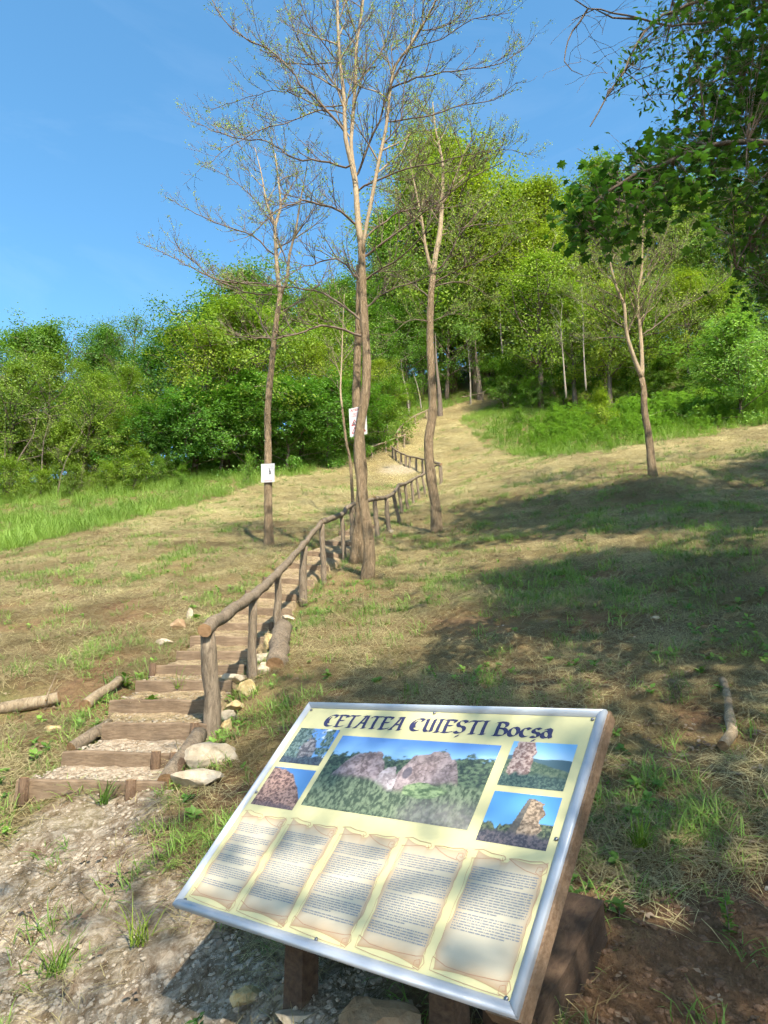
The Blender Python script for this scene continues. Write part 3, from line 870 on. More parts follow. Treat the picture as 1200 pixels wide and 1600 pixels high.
    def ribbon(pts, w, polys):
        """thin line through (s, t) points, w in board widths"""
        for (a, b) in zip(pts[:-1], pts[1:]):
            dx, dy = (b[0] - a[0]), (b[1] - a[1]) / ASP
            l = math.hypot(dx, dy) or 1
            ox, oy = -dy / l * w / 2, dx / l * w / 2 * ASP
            polys.append([(a[0] - ox, a[1] - oy), (b[0] - ox, b[1] - oy), (b[0] + ox, b[1] + oy), (a[0] + ox, a[1] + oy)])
    rg = random.Random(5)
    for ci, (s0, s1, lastpar) in enumerate(((.032, .208, .17), (.220, .394, .17), (.407, .589, .10), (.604, .780, .115), (.795, .971, .20))):
        t0, t1 = .052, .420
        w = s1 - s0
        # parchment sheet with wavy, browned edges
        nu, nv = 26, 44
        V = []; C = []
        for j in range(nv + 1):
            v = j / nv
            l = .010 * (float(fbm(v * 7, ci * 3.1, 81, 3)) - .5) * 2 + .006
            r = .010 * (float(fbm(v * 7, ci * 3.1 + 9, 82, 3)) - .5) * 2 - .004
            for i in range(nu + 1):
                u = i / nu
                top = t1 - .018 * math.sin(u * math.pi) - (.012 if .38 < u < .5 else 0) - .006 * math.sin(u * 9)
                bot = t0 + .012 * math.sin(u * math.pi) - .010 * u
                V.append(L(s0 + l + (w + r - l) * u, bot + (top - bot) * v, .0007))
                ed = min(u, 1 - u) * 6; edv = min(v, 1 - v) * 7
                b_ = math.exp(-min(ed, edv) * 2.0) * .75 + .35 * max(0, float(fbm(u * 4 + ci * 7, v * 7, 90, 4)) - .45)
                if v < .13: b_ += .25 * (1 - v / .13)
                b_ = min(1, b_)
                C.append([(.45 * (1 - b_) + .35 * b_), (.40 * (1 - b_) + .23 * b_), (.295 * (1 - b_) + .12 * b_), 1])
        J = np.arange((nu + 1) * (nv + 1)).reshape(nv + 1, nu + 1)
        F = np.stack([J[:-1, :-1], J[:-1, 1:], J[1:, 1:], J[1:, :-1]], -1).reshape(-1, 4)
        me = np_mesh('parchment_print', np.array([tuple(v) for v in V]), F, M['print'], {'ink': ('FLOAT_COLOR', 'POINT', np.array(C, np.float32))})
        pa = link('parchment_print', me, root)
        # scroll outlines
        polys = []
        def S(u, t): return (s0 + w * u, t)
        ribbon([S(0, t1 - .002), S(.12, t1 + .004), S(.25, t1 - .004), S(.43, t1 - .006), S(.46, t1 - .016), S(.42, t1 - .022), S(.41, t1 - .013)], .0013, polys)
        ribbon([S(0, t1 - .03), S(.15, t1 - .026), S(.30, t1 - .018), S(.44, t1 - .024)], .0013, polys)
        ribbon([S(.50, t1 - .012), S(.62, t1 - .008), S(.78, t1 - .010), S(.92, t1 - .004), S(1.0, t1 - .012), S(1.01, t1 - .034), S(.95, t1 - .050), S(.88, t1 - .040), S(.89, t1 - .022), S(.95, t1 - .02), S(.96, t1 - .034), S(.92, t1 - .034)], .0014, polys)
        ribbon([S(.50, t1 - .012), S(.62, t1 - .028), S(.75, t1 - .040), S(.90, t1 - .046)], .0016, polys)
        ribbon([S(.0, t0 + .032), S(.2, t0 + .016), S(.5, t0 + .014), S(.88, t0 + .020)], .0016, polys)
        ribbon([S(.88, t0 + .020), S(.97, t0 + .026), S(1.01, t0 + .008), S(.97, t0 - .014), S(.89, t0 - .010), S(.88, t0 + .008), S(.94, t0 + .014), S(.96, t0 + .0), S(.92, t0 - .002)], .0014, polys)
        ribbon([S(.0, t0 + .030), S(.02, t0 - .004), S(.3, t0 - .010), S(.7, t0 - .014), S(.92, t0 - .014)], .0010, polys)
        lw = [S(.01 + .02 * rg.random(), t0 + .03 + (t1 - t0 - .06) * q / 16) for q in range(17)]
        ribbon(lw, .0009, polys)
        rw = [S(.985 - .025 * rg.random(), t0 + .03 + (t1 - t0 - .09) * q / 16) for q in range(17)]
        ribbon(rw, .0010, polys)
        flat('scroll_outline', polys, .0011, M['scroll'], pa)
        # lines of small print, too small to read: word-length dashes in paragraphs
        polys = []
        t = t1 - .058
        end = t0 + (.045 if lastpar < .18 else .105)
        if ci == 0: end = t0 + .05
        pitch = .0078
        par = rg.randint(4, 7)
        while t > end:
            u = .075 + (.05 if par == -1 else 0)
            stop = .93 if par != 1 else rg.uniform(.45, .85)
            while u < stop:
                l = rg.choice((.014, .02, .03, .045, .06, .085))
                l = min(l, stop - u + .01)
                hgt = .0036
                polys.append([S(u, t), S(u + l, t), S(u + l, t + hgt), S(u, t + hgt)])
                u += l + .0105
            par -= 1
            t -= pitch
            if par == 0:
                t -= .012 if ci == 0 else .006
                par = rg.randint(4, 7) if ci == 0 else rg.randint(6, 11)
        o = flat('text_lines', polys, .0013, M['textink'], pa)
        o['kind'] = 'stuff'

    # title in broad-nib lettering
    nib_a = math.radians(28)
    def arc(cx, cy, rx, ry, a0, a1, n=14):
        return [(cx + rx * math.cos(math.radians(a0 + (a1 - a0) * i / n)), cy + ry * math.sin(math.radians(a0 + (a1 - a0) * i / n))) for i in range(n + 1)]
    GL = {
        'C': (.74, [arc(.46, .5, .40, .47, 55, 305), [(.69, .90), (.60, .72)], arc(.62, .5, .40, .40, 140, 220, 6)]),
        'E': (.66, [[(.18, .97), (.16, .5), (.20, .03)], [(.02, .95), (.3, .98), (.62, .93)], [(.16, .53), (.5, .54)], [(.06, .04), (.35, .02), (.66, .12)], [(.62, .93), (.58, .78)]]),
        'T': (.68, [[(.0, .84), (.08, .97), (.35, .95), (.7, .98)], [(.37, .95), (.33, .5), (.36, .03)], [(.2, .03), (.5, .03)]]),
        'A': (.76, [[(.06, .03), (.22, .35), (.42, .97)], [(.28, .97), (.62, .97)], [(.56, .97), (.56, .5), (.60, .03)], [(.22, .42), (.56, .42)], [(.50, .03), (.72, .03)], [(-.02, .03), (.16, .03)]]),
        'U': (.72, [[(.02, .88), (.14, .97), (.16, .5)] + arc(.36, .28, .20, .25, 180, 330, 8), [(.56, .97), (.56, .5), (.60, .03)]]),
        'I': (.34, [[(.17, .97), (.15, .5), (.17, .03)], [(.04, .97), (.30, .97)], [(.04, .03), (.30, .03)]]),
        'Ș': (.62, [arc(.32, .73, .24, .23, 30, 250, 10) + arc(.30, .27, .25, .25, 80, -150, 10), [(.52, .93), (.50, .78)], [(.34, -.12), (.28, -.26)]]),
        'B': (.78, [[(.2, .97), (.18, .5), (.2, .03)], [(.02, .92), (.2, .97)] + arc(.40, .75, .24, .21, 88, -85, 9), [(.2, .52)] + arc(.44, .27, .27, .25, 88, -88, 9) + [(.06, .03)]]),
        'o': (.58, [arc(.28, .33, .24, .31, 0, 360, 18)]),
        'c': (.52, [arc(.29, .33, .24, .31, 50, 310, 12), [(.46, .62), (.40, .50)]]),
        'ș': (.50, [arc(.26, .49, .18, .16, 30, 250, 8) + arc(.24, .18, .19, .17, 80, -150, 8), [(.28, -.12), (.22, -.26)]]),
        'a': (.60, [arc(.24, .26, .2, .24, 20, 340, 12), [(.44, .5), (.43, .2), (.52, .03)], [(.08, .54), (.26, .65), (.43, .55), (.44, .4)]]),
    }
    def word(txt, s0, s1, t0, th, nib):
        x = 0; glyphs = []
        for ch in txt:
            glyphs.append((ch, x)); x += GL[ch][0] + .06
        k = (s1 - s0) / (x - .06)
        for ch, gx_ in glyphs:
            polys = []
            for st_ in GL[ch][1]:
                pp = [(s0 + (gx_ + p[0]) * k, t0 + p[1] * th) for p in st_]
                nx2, ny2 = math.cos(nib_a) * nib / 2, math.sin(nib_a) * nib / 2 * ASP
                for a, b in zip(pp[:-1], pp[1:]):
                    q = [(a[0] - nx2, a[1] - ny2), (b[0] - nx2, b[1] - ny2), (b[0] + nx2, b[1] + ny2), (a[0] + nx2, a[1] + ny2)]
                    ar = sum(q[i][0] * q[(i + 1) % 4][1] - q[(i + 1) % 4][0] * q[i][1] for i in range(4))
                    polys.append(q if ar > 0 else q[::-1])
                    m_ = .0022
                    dx, dy = b[0] - a[0], (b[1] - a[1]) / ASP; l_ = math.hypot(dx, dy) or 1
                    ox, oy = -dy / l_ * m_ / 2, dx / l_ * m_ / 2 * ASP
                    polys.append([(a[0] - ox, a[1] - oy), (b[0] - ox, b[1] - oy), (b[0] + ox, b[1] + oy), (a[0] + ox, a[1] + oy)])
            # every stroke piece sits a hair above the one before, so that none coincide
            mb = MB()
            for qi, pl in enumerate(polys): mb.add([L(s, t, .0009 + qi * .000012) for s, t in pl], [tuple(range(len(pl)))])
            mb.build('title_letter', M['ink'], root)
    word('CETATEA', .118, .424, .867, .068, .0115)
    word('CUIEȘTI', .448, .696, .867, .066, .0115)
    word('Bocșa', .718, .884, .866, .066, .0115)
    return root
build_board()

# heavy old beam lying behind the right foot of the board
_a, _b = G(815, 1640), G(905, 1475)
mb = MB()
_d = (_b - _a); _d.z = 0; _len = _d.length + .15; _ang = math.atan2(_d.y, _d.x)
mb.box(Vector((0, 0, .05)), _len, .17, .17, None, 0, .012)
bmx = bmesh.new(); _me = mb.mesh('timber_beam', M['beam']); bmx.from_mesh(_me)
bmesh.ops.subdivide_edges(bmx, edges=bmx.edges[:], cuts=5, use_grid_fill=True)
for v in bmx.verts:
    v.co += Vector((0, float(fbm(v.co.x * 9, v.co.z * 9, 3, 3)) - .5, float(fbm(v.co.x * 7 + 5, v.co.y * 9, 4, 3)) - .5)) * .03
bmx.to_mesh(_me); bmx.free()
ob = link('timber_beam', _me); ob.location = (_a + _b) / 2; ob.rotation_euler = (0, math.atan2(-(_b.z - _a.z), _d.length), _ang)
tag(ob, 'thick old timber beam lying on the soil behind the right end of the board', 'beam')

# ------------------------------------------------------------------ slender young trees on the slope
def leaf_quads(C, D, Wd, L, Wl, bend=.0):
    """diamond leaves: centres C, long axes D, side axes Wd (unit), lengths L, widths Wl"""
    n = len(C)
    a = C - D * (L / 2)[:, None]; b = C + Wd * (Wl / 2)[:, None]
    c = C + D * (L / 2)[:, None]; d = C - Wd * (Wl / 2)[:, None]
    V = np.stack([a, b, c, d], 1).reshape(-1, 3)
    F = np.arange(n * 4).reshape(n, 4)
    return V, F
def rand_units(rg, n):
    v = rg.normal(size=(n, 3)); return v / np.linalg.norm(v, axis=1)[:, None]
def leaf_mesh(name, rg, C, size, mat, tint, up=.5, wr=.55, out=None):
    n = len(C)
    N = rand_units(rg, n) + np.array([0, 0, up * 2])[None]
    if out is not None: N = N + out
    N /= np.linalg.norm(N, axis=1)[:, None]
    D = np.cross(N, rand_units(rg, n)); D /= np.maximum(np.linalg.norm(D, axis=1), 1e-6)[:, None]
    Wd = np.cross(N, D)
    L = size * rg.uniform(.7, 1.3, n)
    V, F = leaf_quads(C, D, Wd, L, L * wr)
    return np_mesh(name, V, F, mat, {'tint': ('FLOAT', 'FACE', np.clip(tint, 0, 1))})

def attach(path, stems):
    """start a limb on the stem it grows from"""
    best = min((q for st in stems for q in st), key=lambda q: (q.x - path[0].x) ** 2 + .15 * (q.y - path[0].y) ** 2 + ((q.z + .06) - path[0].z) ** 2)
    dy = best.y - path[0].y
    n = len(path)
    out = [p + Vector((0, dy * (1 - i / n), 0)) for i, p in enumerate(path)]
    if (out[0] - best).length < .06: return [best] + out[1:]
    return [best] + out
class Sapling:
    def __init__(s, seed):
        s.rg = random.Random(seed); s.wood = MB(); s.limbs = MB(); s.twigs = MB(); s.leaf = []
    def stem(s, pts, r0, r1, bark=True, sides=14):
        p = smooth_path(pts, .18)
        n = len(p)
        rad = []
        for i in range(n):
            t = i / (n - 1)
            r = r0 + (r1 - r0) * t
            if bark and i < 4: r *= 1 + .35 * (1 - i / 4) ** 2
            rad.append(r * (1 + s.rg.uniform(-.05, .05)))
        (s.wood if bark else s.limbs).tube(p, rad, sides + 4, True, 0, None, .085, s.rg)
        return p, rad
    def branch(s, start, direc, length, r, level, upcurve):
        n = max(3, int(length / (.16 if level < 2 else .11)))
        n = min(n, 12)
        d = direc.normalized(); p = start.copy(); pts = [p.copy()]
        seg = length / n
        for i in range(n):
            j = .06 if level < 2 else .11
            d = (d + Vector((s.rg.gauss(0, j), s.rg.gauss(0, j), s.rg.gauss(0, j) + upcurve * (i / n - .35) * .35))).normalized()
            p = p + d * seg; pts.append(p.copy())
        rad = [r * (1 - .8 * i / n) + .0013 for i in range(n + 1)]
        (s.twigs if r < .011 else s.limbs).tube(pts, rad, 6 if r > .012 else (4 if r > .005 else 3), False, 0, None, 0, s.rg)
        s.kids(pts, rad, level)
    def kids(s, pts, rad, level, t0=.15, dens=None):
        if level >= 4: return
        L = sum((b - a).length for a, b in zip(pts[:-1], pts[1:]))
        per = dens if dens is not None else {0: 3.0, 1: 5.5, 2: 7.0, 3: 6.0}[level]
        n = max(1, int(L * per + s.rg.random()))
        if level == 3: n = max(2, min(n, 5))
        for k in range(n):
            t = t0 + (1 - t0) * (k + s.rg.random()) / n
            f = min(t, .999) * (len(pts) - 1); i = int(f); q = pts[i].lerp(pts[i + 1], f - i)
            tan = (pts[i + 1] - pts[i]).normalized()
            az = s.rg.uniform(0, 2 * math.pi)
            perp = tan.orthogonal().normalized()
            perp = Matrix.Rotation(az, 3, tan) @ perp
            if perp.z < -.3: perp.z *= -.5
            ang = s.rg.uniform(.42, .95)
            d = (tan * math.cos(ang) + perp * math.sin(ang) + Vector((0, 0, .22))).normalized()
            rr = rad[i]
            ln = {0: s.rg.uniform(.9, 1.9), 1: s.rg.uniform(.45, 1.0), 2: s.rg.uniform(.22, .5), 3: s.rg.uniform(.07, .18)}[level] * (1.1 - .55 * t) * s.scale
            r2 = min(rr * .55, {0: .016, 1: .0085, 2: .0045, 3: .0025}[level])
            s.branch(q, d, ln, max(r2, .0016), level + 1, s.rg.uniform(-.1, 1.0))
        if level >= 2:
            for q in pts[1:]:
                if s.rg.random() < s.leafy: s.leaf.append(q)
    scale = 1.0; leafy = .25

def finish(t, root, seed, lsize=.05, nper=5, tintr=(.2, 1.0), color=None):
    t.wood.build('trunk', M['bark'], root)
    if t.limbs.v: t.limbs.build('limbs', M['limb'], root)
    tw = t.twigs.build('twigs', M['twig'], root); tw['kind'] = 'stuff'
    rg = np.random.default_rng(seed)
    if t.leaf:
        C = np.repeat(np.array([tuple(p) for p in t.leaf]), nper, 0)
        C = C + rg.normal(size=C.shape) * .032
        me = leaf_mesh('leaves', rg, C, lsize, M['leaf_new'], rg.uniform(*tintr, len(C)), .35, .45)
        o = link('leaves', me, root); o['kind'] = 'stuff'

def depth_path(base, pts, dy):
    """picture points to a limb that leans dy metres towards or away from the viewer along its run"""
    n = len(pts)
    return [P(px, py, base.y + d0 + (dy[1] - dy[0]) * i / max(1, n - 1)) for i, (px, py) in enumerate(pts) for d0 in (dy[0],)]

# --- the tall twin-trunked tree in the middle
def twin_tree():
    b = G(572, 905)
    root = empty('acacia_tree', Vector((b.x, b.y, b.z)), 'tall twin-trunked young tree in the middle, beside the handrail', 'tree')
    t = Sapling(1); t.scale = .95; t.leafy = .2
    y = b.y
    def s(pts, d0, d1): return depth_path(b, pts, (d0, d1))
    A1 = s([(573, 915), (577, 853), (568, 787), (561, 720), (562, 675), (571, 614), (573, 565), (571, 527), (568, 483), (566, 425), (565, 378)], 0, .15)
    p, r = t.stem(A1, .088, .063)
    bb = G(557, 880)
    Bp = [P(px, py, bb.y - .35 * i / 9) for i, (px, py) in enumerate([(557, 885), (563, 800), (566, 740), (562, 680), (557, 629), (559, 541), (560, 498), (561, 440), (560, 415)])]
    p2, r2 = t.stem(Bp, .105, .05)
    stems = []
    stems.append(t.stem(s([(565, 380), (560, 352), (557, 308), (555, 285)], .15, .2), .062, .044, False, 12))
    stems.append(t.stem(s([(557, 305), (553, 278), (545, 240), (540, 217), (537, 150), (532, 100), (528, 40), (527, -60), (530, -160)], .2, .1), .041, .014, False, 10))
    stems.append(t.stem(s([(558, 305), (555, 275), (549, 235), (550, 200), (555, 133), (557, 73), (565, 20), (575, -80), (580, -170)], .2, .6), .040, .013, False, 10))
    stems.append(t.stem(s([(566, 400), (569, 372), (576, 335), (584, 294), (593, 247), (603, 200), (610, 140), (617, 103), (637, 77), (657, 43), (677, 10), (700, -60), (715, -130)], .12, -.5), .036, .011, False, 10))
    limbs = [([(552, 517), (502, 506), (444, 524), (400, 525), (350, 522)], 0, -.9, .026), ([(554, 486), (517, 461), (473, 448), (400, 444), (345, 432)], 0, .8, .022),
             ([(554, 422), (525, 397), (487, 410), (450, 428), (425, 450)], 0, -.5, .020), ([(553, 346), (531, 327), (487, 314), (473, 313), (435, 327), (385, 372)], .1, -1.1, .026),
             ([(570, 399), (604, 375), (648, 340), (677, 320), (735, 279), (790, 250)], .1, -.7, .024), ([(572, 375), (604, 346), (633, 329), (700, 325), (745, 318)], .1, .9, .02),
             ([(575, 432), (598, 416), (633, 396), (662, 364), (690, 320)], .1, -1.0, .020), ([(575, 480), (604, 454), (648, 440), (690, 425), (720, 430)], .1, .6, .017),
             ([(559, 297), (587, 282), (637, 263), (677, 257), (707, 248), (760, 235)], .2, -.8, .022), ([(560, 267), (577, 220), (593, 187), (610, 133), (627, 100), (650, 57), (683, 7), (700, -40)], .2, -.9, .026),
             ([(597, 240), (623, 207), (630, 160), (633, 110), (636, 40)], .1, -.4, .016), ([(613, 153), (650, 133), (703, 120), (750, 113), (783, 103), (830, 70)], .0, .3, .018),
             ([(533, 200), (500, 163), (470, 133), (433, 87), (379, 60), (352, 33), (320, -20)], .2, -.3, .028), ([(540, 263), (500, 252), (460, 249), (417, 222), (363, 214), (300, 190)], .2, .9, .022),
             ([(503, 168), (444, 190), (406, 200), (352, 233), (315, 262)], .1, -.8, .014), ([(537, 150), (505, 110), (470, 70), (450, 20), (430, -40)], .15, .7, .018), ([(532, 100), (500, 60), (470, 10), (455, -50)], .1, -.6, .014),
             ([(555, 133), (590, 90), (610, 40), (625, -30)], .4, 1.2, .016), ([(557, 73), (530, 30), (510, -40)], .5, 1.0, .013), ([(603, 200), (660, 190), (720, 170), (770, 160), (810, 130)], 0, -.9, .016),
             ([(637, 77), (690, 60), (740, 30), (800, 20)], -.3, -.9, .013), ([(500, 163), (440, 140), (390, 150), (330, 170)], .1, .9, .013), ([(657, 43), (700, 35), (740, 0), (770, -50)], -.4, .2, .012),
             ([(433, 87), (400, 40), (390, -20)], 0, -.6, .012), ([(566, 440), (545, 400), (543, 364)], 0, -.1, .016)]
    for pts, d0, d1, r0 in limbs:
        pth = attach(s(pts, d0, d1), [p, p2] + [q[0] for q in stems])
        p_ = smooth_path(pth, .16)
        n = len(p_)
        jit = [q + Vector((t.rg.gauss(0, .008), t.rg.gauss(0, .012), t.rg.gauss(0, .008))) for q in p_]
        rd = [r0 * .8 * (1 - .82 * i / (n - 1)) + .002 for i in range(n)]
        t.twigs.tube(jit, rd, 6, False)
        t.kids(jit, rd, 1, .08, 6.5)
    for (p_, r_) in stems[1:]:
        t.kids(p_, r_, 0, .15, 2.0)
    finish(t, root, 101, .042, 5)
    return b, root
TW_B, TW = twin_tree()

def slope_tree(label, trunk, stems, limbs, base, r0, r1, seed, leafy, scale, lper, dens=2.0):
    b = G(*base)
    root = empty('acacia_tree', b, label, 'tree')
    t = Sapling(seed); t.scale = scale; t.leafy = leafy
    rg = random.Random(seed)
    stems_ = [t.stem(depth_path(b, [(base[0], base[1] + 8)] + trunk, (0, 0)), r0, r1)[0]]
    for (pts, d0, d1, a, c) in stems:
        p_, r_ = t.stem(attach(depth_path(b, pts, (d0, d1)), stems_), a, c, False, 9)
        stems_.append(p_)
        t.kids(p_, r_, 0, .2, dens)
    for (pts, d0, d1, a) in limbs:
        p_ = smooth_path(attach(depth_path(b, pts, (d0, d1)), stems_), .18); n = len(p_)
        p_ = [q + Vector((t.rg.gauss(0, .01), t.rg.gauss(0, .01), t.rg.gauss(0, .01))) for q in p_]
        rd = [a * (1 - .82 * i / (n - 1)) + .002 for i in range(n)]
        t.twigs.tube(p_, rd, 6, False)
        t.kids(p_, rd, 1, .12, 5.5)
    finish(t, root, seed + 100, .044, lper)
    return b, root

LT_B, LT = slope_tree('slender single-trunked tree at left carrying a small white notice', [(419, 790), (419, 700), (418, 644), (423, 585), (428, 536), (433, 492), (438, 460)],
    [([(438, 460), (434, 431), (431, 390), (430, 352), (438, 326), (436, 290), (430, 240)], 0, .3, .055, .012), ([(438, 460), (448, 437), (452, 400), (462, 360), (470, 310), (480, 260)], 0, -.5, .04, .009), ([(430, 352), (416, 314), (408, 270), (398, 230)], .1, .6, .03, .008)],
    [([(434, 445), (400, 442), (338, 437), (299, 404), (263, 374)], 0, -.6, .02), ([(436, 462), (400, 460), (344, 440), (260, 398), (215, 378)], 0, .5, .018), ([(427, 398), (392, 368), (335, 347), (284, 323), (262, 308)], .1, -.3, .018), ([(428, 536), (410, 509), (398, 482), (362, 452), (330, 440)], 0, .8, .018),
     ([(433, 492), (470, 470), (500, 440), (520, 400)], 0, .6, .015), ([(431, 390), (460, 370), (490, 330), (510, 290)], .1, -.6, .014), ([(428, 530), (460, 500), (490, 490)], 0, -.6, .014), ([(430, 352), (390, 300), (350, 270), (320, 260)], 0, .6, .013)],
    (420, 852), .094, .056, 21, .16, .95, 5)
MT_B, MT = slope_tree('slender forked tree right of the handrail, bare below its fork', [(680, 787), (672, 737), (670, 687), (676, 644), (674, 585), (672, 527), (673, 469), (676, 431)],
    [([(676, 431), (681, 396), (687, 367), (690, 323), (692, 265), (688, 235), (680, 200), (676, 160)], 0, .3, .08, .014), ([(675, 430), (671, 413), (664, 381), (660, 350), (650, 300), (640, 250)], 0, -.4, .05, .01), ([(690, 323), (710, 280), (725, 240), (745, 205)], .1, -.5, .035, .009)],
    [([(680, 425), (692, 415), (715, 372), (750, 330), (780, 300)], 0, -.6, .022), ([(673, 469), (640, 440), (610, 430), (585, 440)], 0, .8, .016), ([(674, 450), (710, 440), (745, 450), (770, 470)], 0, .6, .018), ([(675, 440), (720, 420), (770, 400), (810, 370)], 0, -.8, .018),
     ([(672, 500), (640, 500), (615, 520)], 0, -.5, .013), ([(687, 367), (740, 350), (790, 350), (830, 340)], 0, .7, .016), ([(690, 323), (650, 290), (620, 270)], 0, .5, .014), ([(672, 500), (710, 490), (740, 500)], 0, .4, .013), ([(692, 265), (740, 240), (790, 230), (830, 240)], 0, -.5, .014)],
    (683, 833), .125, .076, 31, .40, 1.15, 7, 2.6)
RT_B, RT = slope_tree('lone forked tree leaning left at the right of the slope', [(1014, 684), (1007, 642), (1006, 608), (1003, 591)],
    [([(1003, 591), (989, 554), (979, 520), (975, 477), (963, 449), (952, 406), (948, 372), (940, 330)], 0, -.3, .060, .013), ([(1003, 592), (1003, 557), (1000, 511), (996, 466), (1002, 429), (1004, 372), (1006, 320), (1000, 280)], 0, .3, .056, .013)],
    [([(1004, 506), (1021, 457), (1044, 412), (1067, 381), (1085, 340)], 0, -.5, .022), ([(1007, 520), (1070, 477), (1115, 452), (1143, 429), (1180, 400)], 0, .5, .02), ([(976, 517), (945, 494), (911, 474), (880, 460)], 0, .5, .018), ([(1004, 525), (1040, 515), (1080, 505)], 0, -.6, .014),
     ([(996, 466), (975, 420), (960, 390), (930, 372)], 0, .6, .02), ([(998, 450), (985, 410), (990, 350)], 0, -.6, .016), ([(975, 477), (940, 455), (900, 440)], 0, -.7, .014), ([(1002, 429), (1030, 390), (1050, 340)], 0, .8, .016), ([(978, 530), (940, 530), (900, 545)], 0, .3, .012)],
    (1021, 745), .105, .07, 41, .40, 1.2, 6, 2.4)
SP_B, SP = slope_tree('thin crooked sapling left of the twin-trunked tree', [(551, 780), (547, 720), (541, 690), (535, 640)],
    [([(535, 640), (532, 610), (534, 560), (536, 500), (538, 460)], 0, .1, .035, .008)], [([(534, 610), (515, 590), (490, 585)], 0, -.3, .01), ([(533, 570), (515, 540), (500, 530)], 0, .3, .009), ([(534, 560), (555, 530), (570, 500)], 0, .5, .009)],
    (553, 803), .055, .038, 51, .2, .7, 5)

# ------------------------------------------------------------------ notices nailed to the trunks
def plate(name, label, tl, tr, br, bl, Y, dev):
    c = (P(*tl, Y) + P(*br, Y)) / 2
    o = empty(name, c, label, 'sign')
    TL, TR, BR, BLc = P(*tl, Y), P(*tr, Y), P(*br, Y), P(*bl, Y)
    ex = (TR - TL); ey = (TL - BLc); n = ex.cross(ey).normalized()
    mb = MB()
    f = [BLc, BR, TR, TL]; k = [q - n * .006 for q in f]
    mb.add(f + k, [(0, 1, 2, 3), (7, 6, 5, 4), (0, 4, 5, 1), (1, 5, 6, 2), (2, 6, 7, 3), (3, 7, 4, 0)])
    mb.build('plate', M['white'], o)
    def at(u, v, d=.0015): return BLc.lerp(BR, u).lerp(TL.lerp(TR, u), v) + n * d
    def poly(nm, polys, mat, d=.0015):
        m_ = MB()
        for pl in polys: m_.add([at(u, v, d) for u, v in pl], [tuple(range(len(pl)))])
        return m_.build(nm, mat, o)
    return o, at, poly, n
# white notice on the left tree
Yl = LT_B.y - .12
nt_o, at_, poly, nn_ = plate('notice_sign', 'small white paper notice with a tiny dark figure on the left tree', (408, 725), (429, 724), (429, 753), (408, 754), Yl, 0)
def dashes(rows, rg, x0, x1, h):
    out = []
    for v in rows:
        u = x0 + rg.random() * .05
        while u < x1:
            l = rg.uniform(.04, .10); out.append([(u, v), (min(u + l, x1), v), (min(u + l, x1), v + h), (u, v + h)]); u += l + .03
    return out
rgx = random.Random(9)
poly('faded_text', dashes((.90, .80, .71), rgx, .12, .88, .035), M['greyink'])['kind'] = 'stuff'
poly('figure_mark', [[(.58, .62), (.66, .66), (.72, .56), (.74, .50), (.60, .52)], [(.60, .50), (.74, .49), (.76, .42), (.70, .42), (.67, .46), (.60, .40), (.56, .41)], [(.58, .67), (.66, .67), (.66, .73), (.58, .73)]], M['black'])
poly('red_line', dashes((.10, .05), rgx, .18, .85, .03), M['pinkink'])['kind'] = 'stuff'
# warning notice between the twin trunks
Yw = TW_B.y + .22
ws, at_, poly, nn_ = plate('warning_sign', 'tilted white warning sign with red triangles nailed between the twin trunks', (545, 639), (572, 633), (574, 678), (547, 683), Yw, 0)
def text_mesh(txt, at_, u0, u1, v0, v1, mat, parent, name):
    cu = bpy.data.curves.new('t', 'FONT'); cu.body = txt; cu.size = 1; cu.offset = .02
    to = bpy.data.objects.new('t', cu); COL.objects.link(to)
    dg = bpy.context.evaluated_depsgraph_get()
    me = bpy.data.meshes.new_from_object(to.evaluated_get(dg))
    bpy.data.objects.remove(to)
    co = np.array([tuple(v.co) for v in me.vertices])
    mn, mx = co.min(0), co.max(0)
    for v in me.vertices:
        u = u0 + (v.co.x - mn[0]) / (mx[0] - mn[0]) * (u1 - u0); w = v0 + (v.co.y - mn[1]) / (mx[1] - mn[1]) * (v1 - v0)
        v.co = at_(u, w, .0015)
    me.materials.clear(); me.materials.append(mat)
    return link(name, me, parent)
text_mesh('ATENȚIE', at_, .08, .92, .84, .965, M['red'], ws, 'red_heading')
poly('red_text', dashes((.79, .75), rgx, .2, .82, .022) + dashes((.705, .68), rgx, .1, .9, .016), M['pinkink'])['kind'] = 'stuff'
def tri(cx, cy, r, hole):
    o_ = [(cx, cy + r * .62), (cx - r, cy - r * .5), (cx + r, cy - r * .5)]
    i_ = [(cx, cy + r * .62 * hole), (cx - r * hole, cy - r * .5 * hole), (cx + r * hole, cy - r * .5 * hole)]
    return [[o_[0], o_[1], i_[1], i_[0]], [o_[1], o_[2], i_[2], i_[1]], [o_[2], o_[0], i_[0], i_[2]]]
for k, (cx, cy) in enumerate(((.29, .47), (.73, .47), (.29, .20), (.73, .20))):
    wt = poly('warning_triangle', tri(cx, cy, .20, .62), M['red'])
    pg = poly('pictogram', [[(cx - .10, cy - .07), (cx - .02, cy + .07), (cx + .03, cy - .07)]] if k == 0 else [[(cx - .04, cy - .05), (cx + .03, cy - .05), (cx + .0, cy + .02)]], M['black'] if k == 0 else M['greyink'])
    pg.parent = wt; pg.matrix_parent_inverse = Matrix.Identity(4)

